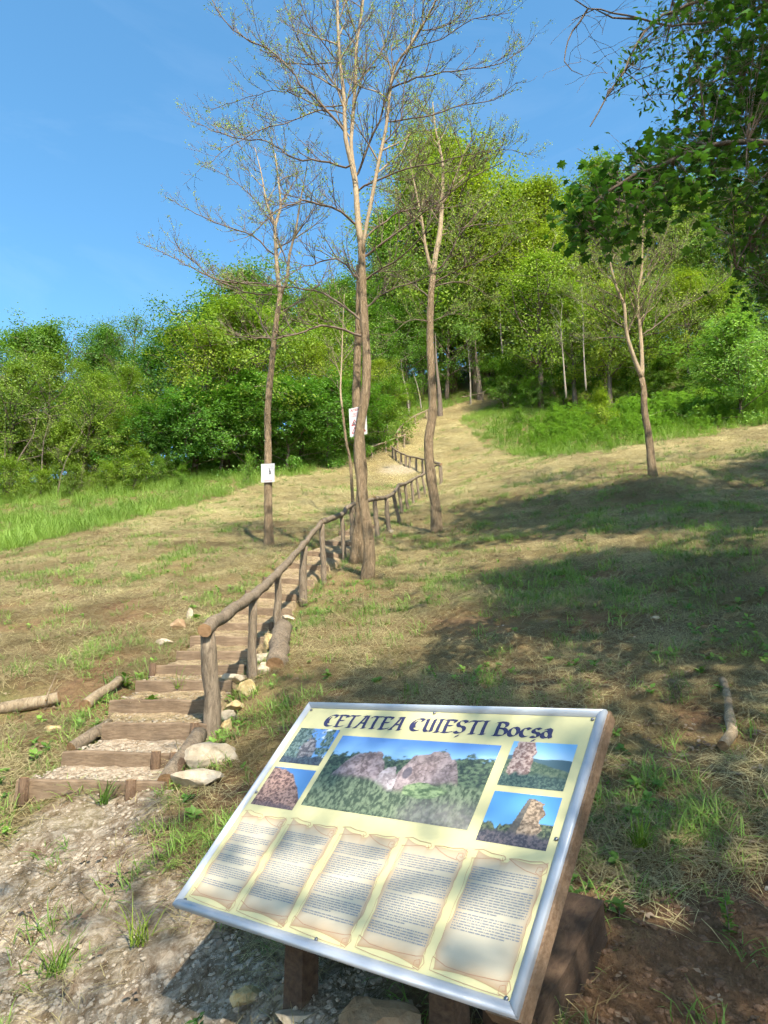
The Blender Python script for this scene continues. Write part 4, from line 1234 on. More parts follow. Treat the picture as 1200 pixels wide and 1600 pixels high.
# ------------------------------------------------------------------ the woods round the slope
def tree_variant(seed, H, R, z0, nlimb, nleaf, size, spread=.5, up=.5, bare=0., trunk_r=None, mat_b='forest_bark', mat_l='leaf', droop=0.0):
    """trunk with limbs, and a crown of leaf clumps carried on the limbs; returns two meshes"""
    rg = random.Random(seed); nr = np.random.default_rng(seed)
    mb = MB()
    r0 = trunk_r or H * .013 + .04
    tp = [Vector((0, 0, -.5))]
    lean = Vector((rg.gauss(0, .03), rg.gauss(0, .03), 0))
    n = 9
    for i in range(1, n + 1):
        z = H * .93 * i / n
        tp.append(Vector((lean.x * z + rg.gauss(0, .05), lean.y * z + rg.gauss(0, .05), z)))
    mb.tube(tp, [r0 * (1 - .88 * (i / n) ** .9) * (1.25 if i == 0 else 1) for i in range(n + 1)], 8, True, 0, None, .06, rg)
    cl = []
    off = rg.uniform(0, 6)
    for k in range(nlimb):
        t = z0 + (1 - z0) * ((k + rg.random()) / nlimb) ** .85
        f = min(t, .985) * n; i = int(f); q = tp[i].lerp(tp[min(i + 1, n)], f - i)
        s = (t - z0) / (1 - z0)
        prof = (math.sin(math.pi * min(1, (s * .80 + .22))) ** .7) 
        az = off + k * 2.399 + rg.gauss(0, .3)
        ln = R * prof * rg.uniform(.45, 1.30)
        el = rg.uniform(.05, .5) + s * .6 - droop
        d = Vector((math.cos(az) * math.cos(el), math.sin(az) * math.cos(el), math.sin(el)))
        pts = [q]
        m = 5
        for j in range(m):
            d = (d + Vector((rg.gauss(0, .13), rg.gauss(0, .13), rg.gauss(.03, .10)))).normalized()
            pts.append(pts[-1] + d * ln / m)
        rr = max(.018, r0 * .42 * (1 - .7 * s))
        mb.tube(pts, [rr * (1 - .85 * j / m) for j in range(m + 1)], 5, False, 0, None, 0, rg)
        for j in range(1, m + 1):
            for _ in range(2 if j > 2 else 1):
                c = pts[j] + Vector((rg.gauss(0, 1), rg.gauss(0, 1), rg.gauss(0, .7))) * ln * .16
                cl.append((tuple(c), rg.uniform(.5, 1.1), rg.random()))
                if rg.random() < .5:
                    mb.tube([pts[j], pts[j].lerp(c, .5) + Vector((0, 0, .05)), c], [rr * .35, rr * .25, rr * .1], 4, False)
    cl = [c for c in cl if rg.random() > bare]
    w = np.array([c[1] for c in cl]) ** 2; w /= w.sum()
    idx = nr.choice(len(cl), nleaf, p=w)
    Cc = np.array([c[0] for c in cl])[idx]; sz = np.array([c[1] for c in cl])[idx]; ct = np.array([c[2] for c in cl])[idx]
    sg = spread * sz * (H / 10) ** .3
    off_ = nr.normal(size=(nleaf, 3)) * np.stack([sg, sg, sg * .55], 1)
    C = Cc + off_
    cen = np.array([0, 0, H * (z0 + .95) / 2])
    out = (C - cen); out /= np.maximum(np.linalg.norm(out, axis=1), .01)[:, None]
    tint = .45 + .45 * (ct - .5) + nr.normal(size=nleaf) * .15
    lm = leaf_mesh('crown', nr, C, size, M[mat_l], tint, up, .6, out * .7)
    wm = mb.mesh('trunk', M[mat_b])
    return wm, lm

VAR = {
    'feather': tree_variant(1, 9, 3.2, .22, 34, 13000, .115, .38, .4, .15),
    'broad': tree_variant(2, 10, 3.6, .14, 44, 24000, .13, .36, .45),
    'dense': tree_variant(3, 10, 3.8, .05, 50, 28000, .13, .37, .45),
    'oval': tree_variant(4, 10, 2.6, .20, 38, 15000, .13, .34, .45),
    'tall_a': tree_variant(5, 18, 5.0, .12, 76, 36000, .175, .48, .45, .05),
    'tall_b': tree_variant(6, 18, 4.2, .14, 70, 31000, .17, .45, .45, .08),
    'shade': tree_variant(11, 18, 5.6, .46, 54, 19000, .25, .50, .5, .10),
    'shade_thin': tree_variant(12, 18, 5.4, .46, 40, 7000, .25, .7, .5, .2),
    'tall_c': tree_variant(7, 18, 3.6, .20, 36, 15000, .20, .6, .5, .18),
    'sparse': tree_variant(8, 11, 2.6, .35, 24, 6000, .10, .42, .3, .25),
    'bush': tree_variant(9, 3.0, 1.9, .0, 32, 8000, .10, .34, .6, 0, .05),
    'hazel': tree_variant(10, 5.0, 2.9, .0, 44, 17000, .13, .30, .7, 0, .07),
}
VH = {'shade_thin': 18, 'shade': 18, 'feather': 9, 'broad': 10, 'dense': 10, 'oval': 10, 'tall_a': 18, 'tall_b': 18, 'tall_c': 18, 'sparse': 11, 'bush': 3.0, 'hazel': 5.0}
LIME = (1.35, 1.18, .95); YEL = (1.6, 1.22, .85); MID = (.95, 1.0, 1.0); DARK = (.50, .70, .72); PALE = (1.35, 1.35, 2.0); BLUE = (.8, .95, 1.2); OLIVE = (1.15, 1.0, 1.0)
def place_tree(var, px, Y, top, color, group, label, width=1.0, rot=None, name='tree', cat='tree', x=None, height=None, foot=None):
    rg = random.Random(int(px * 7 + Y * 13))
    X = (px - 600) / FPX * Y / .955 if x is None else x
    gz = T1(X, Y)
    H = height if height else max(1.0, P(px, top, Y).z - gz)
    root = empty(name, Vector((X, Y, gz)), label, cat, group)
    k = H / VH[var]
    root.scale = (k * width, k * width, k)
    root.rotation_euler = (0, 0, rg.uniform(0, 6.28) if rot is None else rot)
    for nm, me in zip(('trunk', 'crown'), VAR[var]):
        o = bpy.data.objects.new(nm, me); COL.objects.link(o); o.parent = root
        if nm == 'crown': o.color = (*color, 1); o['kind'] = 'stuff'
        else: o.color = (1, 1, 1, 1)
    return root
ORDW = ORDW_ = ['first', 'second', 'third', 'fourth', 'fifth', 'sixth', 'seventh', 'eighth', 'ninth', 'tenth', 'eleventh', 'twelfth', 'thirteenth', 'fourteenth', 'fifteenth', 'sixteenth', 'seventeenth', 'eighteenth']
def row(items, group, fmt, **kw):
    items = sorted(items, key=lambda i: i[1])
    for k, it in enumerate(items):
        place_tree(*it[:5], group, fmt % ORDW[k], *(it[5:6] or (1.0,)), **kw)

# left wood: front row of pale feathery trees, the darker row behind, the far skyline
row([('feather', -60, 31, 560, OLIVE), ('feather', 15, 30, 568, OLIVE, 1.0), ('feather', 75, 32, 548, OLIVE, 1.05), ('feather', 130, 31, 575, LIME, .95), ('feather', 185, 33, 560, LIME, .9), ('feather', -150, 30, 560, OLIVE)],
    'feathery trees edging the left wood', 'pale feathery tree at the front of the left wood, %s from the left')
row([('dense', -190, 37, 515, MID), ('dense', 40, 35, 600, MID), ('dense', -20, 34.5, 610, DARK), ('dense', 110, 36, 600, DARK), ('dense', 175, 36.5, 590, MID), ('dense', -100, 38, 505, MID), ('dense', 15, 40, 506, MID), ('broad', 70, 40, 504, MID, .9), ('broad', 125, 42, 530, BLUE, .9), ('oval', 150, 41, 500, BLUE, .8), ('dense', 262, 37, 500, DARK), ('dense', 232, 38, 540, DARK), ('dense', 320, 40, 462, DARK), ('broad', 390, 40, 418, MID, 1.0), ('broad', 430, 42, 432, MID), ('broad', 485, 42, 448, LIME, .9), ('broad', 545, 44, 432, MID, .9)],
    'denser trees of the left wood', 'dense green tree behind the feathery trees, %s from the left')
row([('sparse', 172, 40, 498, (1.0, 1.0, 1.35), .8), ('sparse', 203, 40, 486, (1.0, 1.0, 1.35), .85), ('sparse', 155, 43, 496, (1.0, 1.0, 1.3), .8)],
    'thin bluish trees on the left skyline', 'thin see-through tree on the left skyline, %s from the left')
row([('feather', 305, 33, 500, YEL, 1.15), ('feather', 355, 34, 470, LIME, 1.2), ('feather', 405, 35, 480, LIME, 1.1), ('feather', 470, 36, 520, YEL, 1.0), ('feather', 590, 38, 560, YEL, .9), ('feather', 520, 38, 500, LIME, 1.0)],
    'lime trees left of centre', 'lime-green light-crowned tree above the dark hazels, %s from the left')
row([('hazel', 232, 31, 640, DARK, 1.0), ('hazel', 285, 31.5, 610, (.62, .85, .75), 1.0), ('hazel', 345, 32.5, 610, (.7, .9, .8), 1.1), ('hazel', 385, 33, 590, (.8, 1.0, .9), 1.0), ('hazel', 450, 33.5, 600, (.72, .92, .85), 1.1), ('hazel', 510, 34.5, 595, (.72, .92, .85), 1.1), ('hazel', 560, 36, 600, (.85, 1.0, .9), 1.0), ('hazel', 600, 38, 590, (1.1, 1.1, .9), .9)],
    'dark hazel thicket', 'dark leafy hazel bush along the left field edge, %s from the left', name='hazel_bush', cat='bush')
row([('hazel', -70, 30, 640, OLIVE, .9), ('hazel', -10, 30.5, 650, LIME, .9), ('hazel', 45, 31, 655, OLIVE, .85), ('hazel', 95, 31, 660, LIME, .85), ('hazel', 145, 31.5, 650, OLIVE, .85), ('hazel', 195, 31.5, 645, LIME, .85)],
    'light bushes filling the foot of the left wood', 'light green bush between the stems of the feathery trees, %s from the left', name='bush', cat='bush')
row([('bush', 20, 27.5, 720, LIME), ('bush', 70, 28, 735, LIME), ('bush', 120, 28, 730, OLIVE), ('bush', 170, 28.5, 725, LIME), ('bush', 215, 29, 705, LIME), ('bush', -40, 27.5, 700, LIME), ('bush', 250, 29.5, 715, MID, .8)],
    'shrubs under the feathery trees', 'low light-green shrub under the feathery trees, %s from the left', name='shrub', cat='shrub')
# centre: tall bright trees on the hill crest
row([('tall_b', 610, 50, 335, MID, 1.0), ('tall_a', 655, 51, 255, LIME, 1.0), ('tall_a', 710, 52, 208, YEL, 1.05), ('tall_b', 765, 52, 225, YEL, 1.1), ('tall_a', 820, 53, 285, LIME, .9)],
    'tall trees at the head of the path', 'tall bright green tree at the head of the path, %s from the left')
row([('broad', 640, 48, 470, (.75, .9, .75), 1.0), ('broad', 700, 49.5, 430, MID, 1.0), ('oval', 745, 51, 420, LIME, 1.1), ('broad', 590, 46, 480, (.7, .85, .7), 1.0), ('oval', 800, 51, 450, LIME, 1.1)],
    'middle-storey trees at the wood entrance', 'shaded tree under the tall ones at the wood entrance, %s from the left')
# right wood
row([('tall_b', 885, 46, 262, YEL, .95), ('tall_c', 930, 47, 275, LIME, 1.0), ('tall_c', 965, 46, 232, LIME, .8), ('tall_b', 1010, 45, 285, YEL, 1.0), ('tall_a', 1075, 44, 270, LIME, .9), ('tall_b', 1130, 43, 262, MID, 1.0), ('tall_a', 1195, 42, 275, LIME, .95), ('tall_b', 1270, 41, 260, MID), ('tall_a', 1350, 40, 250, MID)],
    'tall trees of the right wood', 'tall light-green tree of the right wood, %s from the left')
row([('feather', 850, 41, 400, LIME, 1.1), ('oval', 905, 39, 430, LIME, 1.0), ('feather', 960, 37, 440, YEL, 1.15), ('broad', 1020, 36, 430, LIME, .9), ('feather', 1090, 34, 420, YEL, 1.1), ('broad', 1150, 33, 430, LIME, .9), ('broad', 1230, 32, 420, MID), ('feather', 870, 44, 360, YEL, 1.0)],
    'middle-storey trees of the right wood', 'mid-height leafy tree of the right wood, %s from the left')
row([('dense', 845, 47, 430, LIME, 1.0), ('dense', 900, 44, 450, MID, 1.0), ('dense', 955, 42, 460, LIME, 1.0), ('dense', 1015, 41, 450, MID, 1.0), ('dense', 1070, 39, 440, LIME, 1.0), ('dense', 1130, 38, 440, MID, 1.0), ('dense', 1190, 37, 430, LIME, 1.0), ('dense', 790, 52, 470, MID, 1.0)],
    'leafy young trees filling the right wood', 'leafy young tree filling the gap under the right wood crowns, %s from the left')
row([('hazel', 790, 43, 560, (.9, 1.0, .85), .9), ('hazel', 835, 41, 590, (.85, .98, .85), .9), ('hazel', 885, 40, 570, (.75, .9, .8), .9), ('hazel', 940, 38.5, 590, (.8, .92, .8), .8), ('hazel', 990, 37, 570, (.9, 1.0, .8), .9), ('hazel', 1045, 35, 560, (1.1, 1.1, .85), .9), ('hazel', 1100, 33, 560, (1.0, 1.05, .85), .8), ('hazel', 1240, 29, 540, MID, .9)],
    'understorey of the right wood', 'leafy understorey bush along the right wood edge, %s from the left', name='understorey_bush', cat='bush')
row([('bush', 812, 38, 640, MID, .9), ('bush', 872, 37, 630, (.8, .95, .8), .9), ('bush', 915, 36, 640, (1.1, 1.1, .9), .8), ('bush', 985, 33, 635, MID, .8), ('bush', 1050, 31.5, 640, (1.1, 1.1, .8), .7), ('bush', 1105, 30, 625, LIME, .9)],
    'low shrubs of the right wood edge', 'low shrub behind the nettles on the right, %s from the left', name='shrub', cat='shrub')
place_tree('hazel', 1165, 26, 500, (1.35, 1.35, 1.75), None, 'pale silvery-leaved shrub at the right edge of the wood', 1.0, name='shrub', cat='shrub')
place_tree('bush', 945, 28, 615, (1.7, 1.35, .7), None, 'small yellow-green bush standing before the right wood', .75, name='shrub', cat='shrub')
place_tree('bush', 389, 29.5, 712, (.95, 1.05, .8), None, 'small upright shrub in the tall grass left of the notice', .5, name='shrub', cat='shrub')
place_tree('bush', 285, 28.5, 745, (1.0, 1.05, .85), None, 'low spreading shrub in the tall grass of the left field', .8, name='shrub', cat='shrub')
# woods running on behind, seen only in gaps
for k, (X, Y, h) in enumerate(((-22, 50, 11), (-14, 54, 12), (-6, 56, 13), (2, 64, 16), (10, 66, 16), (18, 60, 15), (27, 56, 15), (36, 50, 15), (-30, 48, 11), (-38, 44, 10), (30, 36, 13), (34, 28, 13), (-34, 34, 9), (6, 57, 13), (10, 58, 13), (14, 59, 13), (-1, 56, 12))):
    place_tree(('broad', 'dense', 'oval')[k % 3], 600, Y, 0, (MID, DARK, LIME)[k % 3], 'trees deeper in the wood', 'tree deep in the wood, half hidden by nearer trees, %s of those farthest back' % ORDW[k], 1.0, x=X, height=h)

# bare pale stems standing in the wood mouth and on the right
def pole_tree(label, pts, Y, r, seed, mat='pale_bark', kids=True, group=None):
    b = G(*pts[0]); Yb = Y or b.y
    rg = random.Random(seed)
    q = [P(px, py, Yb + .1 * i) for i, (px, py) in enumerate(pts)]
    q[0].z -= .4
    root = empty('bare_tree', q[0] + Vector((0, 0, .4)), label, 'tree', group)
    mb = MB()
    p = smooth_path(q, .5); n = len(p)
    mb.tube(p, [r * (.62 if mat == 'pale_bark' else 1) * (1 - .93 * i / (n - 1)) for i in range(n)], 7, True, 0, None, .06, rg)
    mb.build('trunk', M[mat], root)
    if kids:
        t = Sapling(seed); t.scale = 1.6; t.leafy = 0
        t.kids(p, [r * .5 * (1 - .6 * i / (n - 1)) for i in range(n)], 1, .4, 1.2)
        if t.limbs.v or t.twigs.v:
            mb2 = MB(); mb2.v = t.twigs.v + t.limbs.v; nn_ = len(t.twigs.v)
            mb2.f = t.twigs.f + [tuple(i + nn_ for i in f) for f in t.limbs.f]; mb2.mi = [0] * len(mb2.f); mb2.sm = [True] * len(mb2.f)
            o = mb2.build('twigs', M[mat], root); o['kind'] = 'stuff'
    return root
pole_tree('straight brown trunk at the wood entrance, left of the path', [(688, 650), (686, 610), (682, 570), (680, 520)], None, .2, 301, 'forest_bark', False)
pole_tree('thick brown trunk at the wood entrance, right of the path rail', [(750, 625), (748, 590), (744, 560), (742, 520)], None, .27, 302, 'forest_bark', False)
pole_tree('thin pale trunk beside the thick one at the wood entrance', [(735, 632), (735, 600), (733, 565), (730, 530)], None, .12, 303)
pole_tree('leaning pale bare tree right of the wood entrance', [(795, 632), (790, 590), (783, 530), (781, 480), (775, 440)], None, .14, 304)
pole_tree('slim white stem among the bushes right of centre', [(884, 612), (880, 560), (876, 505), (880, 470)], 36.5, .10, 305)
pole_tree('slim white stem right of the other, in the right wood', [(915, 600), (912, 550), (911, 490), (909, 450)], 36, .09, 306)
pole_tree('tall pale forked stem rising from the right wood', [(853, 560), (856, 470), (858, 410), (868, 370)], 41.5, .13, 307)
pole_tree('slim trunk in the dark wood mouth, farthest left', [(606, 672), (604, 640), (608, 610), (610, 580)], 41, .09, 308)
pole_tree('pale thin trunk in the dark wood mouth, beside the leftmost', [(640, 650), (637, 620), (630, 590), (626, 560)], 45.5, .10, 309, kids=False)
pole_tree('leaning thin trunk in the dark wood mouth', [(660, 645), (655, 615), (648, 590), (640, 570)], 46.5, .10, 310, kids=False)
pole_tree('pale slanting trunk among the feathery trees at far left', [(10, 760), (30, 715), (52, 680), (60, 640)], 28.6, .05, 311, 'forest_bark')
pole_tree('straight pale trunk among the feathery trees at far left', [(8, 755), (8, 690), (9, 620), (10, 580)], 29.5, .05, 312, 'forest_bark')
pole_tree('forked bare trunk in the middle of the feathery trees', [(62, 800), (65, 740), (68, 690), (80, 650)], 28.4, .06, 313, 'forest_bark')
pole_tree('bare stem leaning right among the feathery trees', [(88, 790), (95, 745), (112, 700), (132, 670)], 28.4, .05, 314, 'forest_bark')

# ------------------------------------------------------------------ trees beside and behind the viewer; their shade lies on the slope
def shade_tree(label, x, y, h, var, width, color=MID):
    return place_tree(var, 600, y, 0, color, 'trees beside the viewer', label, width, x=x, height=h)
SHADE = [(8.0, 5.0, 18, 'shade', 1.0), (15.6, 5.6, 18, 'shade', 1.0), (7.6, -2.5, 13, 'shade_thin', 1.0), (4.1, -4.6, 15, 'shade_thin', .58), (17.5, 5, 16, 'tall_b', 1.1), (5.7, .8, 13, 'shade', .72)]
for k, (x, y, h, v, w) in enumerate(SHADE):
    shade_tree('tall tree out of view to the right, %s of those shading the slope' % ORDW[k], x, y, h, v, w, DARK)

# --- the maple whose boughs hang into the upper right corner
def maple():
    rg = random.Random(77)
    base = Vector((4.9, 3.4, T1(4.9, 3.4)))
    root = empty('maple_tree', base, 'dark maple whose leafy boughs hang into the upper right corner', 'tree')
    mb = MB()
    tp = smooth_path([base - Vector((0, 0, .3)), base + Vector((.05, 0, 1.5)), base + Vector((-.1, .1, 3.5)), base + Vector((.1, .2, 6)), base + Vector((.2, .1, 8.2))], .4)
    mb.tube(tp, [.16 * (1 - .85 * i / (len(tp) - 1)) for i in range(len(tp))], 12, True, 0, None, .05, rg)
    mb.build('trunk', M['forest_bark'], root)
    mb = MB()
    boughs = [
        ([P(1480, 330, 3.7), P(1300, 240, 3.9), P(1200, 222, 4.1), P(1109, 227, 4.2), P(1054, 250, 4.2), P(990, 275, 4.2), P(935, 310, 4.15), P(900, 345, 4.1)], .03),
        ([P(1500, 120, 4.0), P(1280, 30, 4.2), P(1150, -10, 4.3), P(1054, 17, 4.4), P(1007, 52, 4.4), P(975, 111, 4.4), P(949, 152, 4.4), P(921, 198, 4.4)], .022),
        ([P(1450, 0, 4.4), P(1150, 30, 4.6), P(1050, 40, 4.7), P(996, 29, 4.7), P(920, 13, 4.7), P(880, -15, 4.7)], .018),
        ([P(1450, 420, 3.8), P(1300, 330, 4.2), P(1220, 320, 4.4), P(1180, 360, 4.4), P(1150, 420, 4.4)], .02),
        ([P(1500, 260, 3.8), P(1300, 130, 4.3), P(1190, 110, 4.6), P(1110, 130, 4.7), P(1060, 170, 4.7)], .024),
        ([P(1500, 60, 4.2), P(1250, -60, 5.0), P(1120, -50, 5.2), P(1050, 0, 5.2)], .022),
        ([P(920, 13, 4.7), P(905, 35, 4.7), P(888, 64, 4.7), P(882, 95, 4.68), P(893, 112, 4.66), P(912, 118, 4.65)], .007),
        ([P(996, 29, 4.7), P(960, 25, 4.72), P(930, 14, 4.72), P(895, 30, 4.75)], .008),
    ]
    paths = []
    for pts, r in boughs:
        p = smooth_path(pts, .1); n = len(p)
        p = [q + Vector((rg.gauss(0, .006), rg.gauss(0, .006), rg.gauss(0, .006))) for q in p]
        mb.tube(p, [r * (1 - .85 * i / (n - 1)) + .0015 for i in range(n)], 6, False)
        paths.append(p)
    # bare looping tendrils
    for k in range(16):
        s = P(rg.uniform(885, 950), rg.uniform(20, 120), 4.68)
        a = rg.uniform(0, 6.28); pts = [s]
        d = Vector((math.cos(a), rg.gauss(0, .3), math.sin(a) - .3)).normalized()
        for j in range(9):
            d = (d + Vector((rg.gauss(0, .25), rg.gauss(0, .2), rg.gauss(-.02, .25)))).normalized()
            pts.append(pts[-1] + d * .045)
        mb.tube(pts, [.0022 - .0001 * j for j in range(10)], 3, False)
    # leaf sites: sprays inside the two outlines seen at the corner, and the crown beyond the frame
    def inside(px, py, poly):
        c = False; n = len(poly)
        for i in range(n):
            x1, y1 = poly[i]; x2, y2 = poly[(i + 1) % n]
            if (y1 > py) != (y2 > py) and px < (x2 - x1) * (py - y1) / (y2 - y1) + x1: c = not c
        return c
    PA = [(1020, 0), (1230, -40), (1230, 470), (1185, 455), (1135, 385), (1105, 280), (1035, 205), (990, 175), (965, 130), (1000, 60), (1010, 20)]
    PB = [(1120, 200), (1060, 205), (1000, 225), (960, 255), (915, 295), (885, 335), (893, 378), (930, 395), (990, 365), (1040, 335), (1075, 290), (1120, 270)]
    sites = []
    def near(p, kind=0, pb=False):
        best = None
        for q in ([paths[0]] if pb else [paths[i] for i in (0, 1, 3, 4, 5)]):
            for s in q[::2]:
                d = (s - p).length
                if best is None or d < best[0]: best = (d, s)
        return best[1]
    def spray(px, py, Y, n, spread, kind, pb=False):
        c = P(px, py, Y)
        s = near(c, kind, pb)
        pts = [s, s.lerp(c, .5) + Vector((0, 0, .03)), c]
        mb.tube(smooth_path(pts, .08), [.004 - .0003 * min(i, 9) for i in range(len(smooth_path(pts, .08)))], 4, False)
        for _ in range(n):
            q = c + Vector((rg.gauss(0, spread), rg.gauss(0, spread), rg.gauss(0, spread * .6)))
            if rg.random() < .7: mb.tube([c.lerp(q, .1), q], [.0016, .001], 3, False)
            sites.append((q, kind))
    k = 0
    while k < 75:
        px, py = rg.uniform(885, 1120), rg.uniform(195, 400)
        if inside(px, py, PB): spray(px, py, rg.uniform(3.9, 4.8), 14, .10, 0, True); k += 1
    k = 0
    while k < 300:
        px, py = rg.uniform(960, 1230), rg.uniform(-40, 470)
        if inside(px, py, PA) and rg.random() < .22 + .78 * min(1, max(0, (px - 960) / 200)):
            spray(px, py, rg.uniform(3.9, 5.8), 14, .11, 1 if (px < 1080 and py < 230) else (0 if rg.random() < .6 else 1)); k += 1
    for _ in range(9):
        t = rg.random(); spray(949 + 30 * t + rg.uniform(-6, 6), 150 - 40 * t, 4.4, 4, .05, 1)
    nin = len(sites)
    # rest of the crown, outside the frame
    for _ in range(420):
        c = base + Vector((rg.gauss(0, 1.3), rg.gauss(-.2, 1.2), rg.uniform(2.8, 8.3)))
        if c.y > .5:
            qx, qy = to_px(c.x, c.y, c.z)
            if qx < 1260 and qy > -60: continue
        for _ in range(10): sites.append((c + Vector((rg.gauss(0, .2), rg.gauss(0, .2), rg.gauss(0, .13))), 0))
    mb.build('boughs', M['forest_bark'], root)
    # leaf shapes
    def leaf_shape(kind):
        if kind == 0:
            o = [(0, -.5), (.16, -.36), (.42, -.38), (.34, -.16), (.56, .10), (.30, .10), (.24, .26), (.12, .24), (0, .60)]
        else:
            o = [(0, -.5), (.13, -.32), (.22, -.05), (.19, .2), (.09, .42), (0, .58)]
        pts = o + [(-x, y) for x, y in reversed(o[1:-1])]
        n = len(pts)
        V = [(0, -.05, 0)] + [(x, y, -abs(x) * .34 - (.38 * y * y)) for x, y in pts]
        Fx = [(0, 1 + i, 1 + (i + 1) % n) for i in range(n)]
        return np.array(V), np.array(Fx)
    SH = [leaf_shape(0), leaf_shape(1)]
    meshes = []
    for q in (0, 1):
        for tv in (.15, .5, .9):
            meshes.append(np_mesh('leaf', SH[q][0], SH[q][1], M['leaf_near'], {'tint': ('FLOAT', 'FACE', np.full(len(SH[q][1]), tv))}))
    def xf(p, kind):
        size = rg.uniform(.045, .085) if kind == 0 else rg.uniform(.04, .062)
        n = Vector((rg.gauss(0, .55), rg.gauss(0, .55), 1)).normalized()
        d = n.cross(Vector((rg.gauss(0, 1), rg.gauss(0, 1), rg.gauss(0, 1)))).normalized()
        d = (d + Vector((0, 0, -.35))).normalized()
        w = d.cross(n).normalized(); n = w.cross(d).normalized()
        return Matrix(((w.x * size * (1 if kind == 0 else .8), d.x * size, n.x * size, p.x), (w.y * size * (1 if kind == 0 else .8), d.y * size, n.y * size, p.y), (w.z * size * (1 if kind == 0 else .8), d.z * size, n.z * size, p.z), (0, 0, 0, 1)))
    inview = list(range(nin)); rg.shuffle(inview)
    single = set(sorted(inview[:600], key=lambda i: sites[i][0].y)[:290])
    VV = []; FF = []; TT = []; nb = 0
    inv = Matrix.Translation(-base)
    for i, (p, kind) in enumerate(sites):
        m = xf(p, kind)
        if i in single:
            o = bpy.data.objects.new('leaf', meshes[kind * 3 + rg.randrange(3)]); COL.objects.link(o)
            o.parent = root; o.matrix_parent_inverse = inv; o.matrix_world = m
        else:
            A_ = np.array(m)
            V = SH[kind][0] @ A_[:3, :3].T + A_[:3, 3][None]
            VV.append(V); FF.append(SH[kind][1] + nb); TT.append(np.full(len(SH[kind][1]), rg.random())); nb += len(V)
    me = np_mesh('foliage', np.concatenate(VV), np.concatenate(FF), M['leaf_near'], {'tint': ('FLOAT', 'FACE', np.concatenate(TT))})
    o = link('foliage', me, root); o['kind'] = 'stuff'
maple()

# ------------------------------------------------------------------ grass, straw, weeds and gravel, scattered over the slope
def source(name, V, F, mat, col):
    me = np_mesh(name, np.array(V, float), np.array(F), mat)
    o = bpy.data.objects.new(name, me); col.objects.link(o)
    return o
def blades(rg, n, rad, l0, l1, w, el0, el1, bend):
    V = []; F = []
    for _ in range(n):
        a = rg.uniform(0, 6.283); r = rad * math.sqrt(rg.random())
        p = Vector((math.cos(a) * r, math.sin(a) * r, 0))
        d0 = rg.uniform(0, 6.283); el = rg.uniform(el0, el1); L = rg.uniform(l0, l1)
        h = Vector((math.cos(d0), math.sin(d0), 0)); side = Vector((-h.y, h.x, 0)) * w * rg.uniform(.7, 1.3)
        pts = [p]; e = el
        for k in range(3):
            pts.append(pts[-1] + (h * math.cos(e) + Vector((0, 0, math.sin(e)))) * L / 3); e -= bend * rg.uniform(.5, 1.4)
        b = len(V)
        for k, q in enumerate(pts):
            ww = side * (1, .9, .7, .12)[k]
            V += [tuple(q - ww), tuple(q + ww)]
        for k in range(3): F.append((b + 2 * k, b + 2 * k + 1, b + 2 * k + 3, b + 2 * k + 2))
    return V, F
def rosette(rg, n, l0, l1, wr, el0, el1, z=0.):
    V = []; F = []
    for k in range(n):
        a = k * 2.4 + rg.uniform(-.4, .4); el = rg.uniform(el0, el1); L = rg.uniform(l0, l1)
        h = Vector((math.cos(a), math.sin(a), 0)); s = Vector((-h.y, h.x, 0)) * L * wr
        st = Vector((0, 0, z * rg.random()))
        def q(t, e): return st + (h * math.cos(e) + Vector((0, 0, math.sin(e)))) * L * t
        p0, p1, p2 = q(.1, el), q(.6, el + .1), q(1, el - .25)
        b = len(V)
        V += [tuple(p0), tuple(p1 - s - Vector((0, 0, .1 * L))), tuple(p2), tuple(p1 + s - Vector((0, 0, .1 * L)))]
        F.append((b, b + 1, b + 2, b + 3))
    return V, F
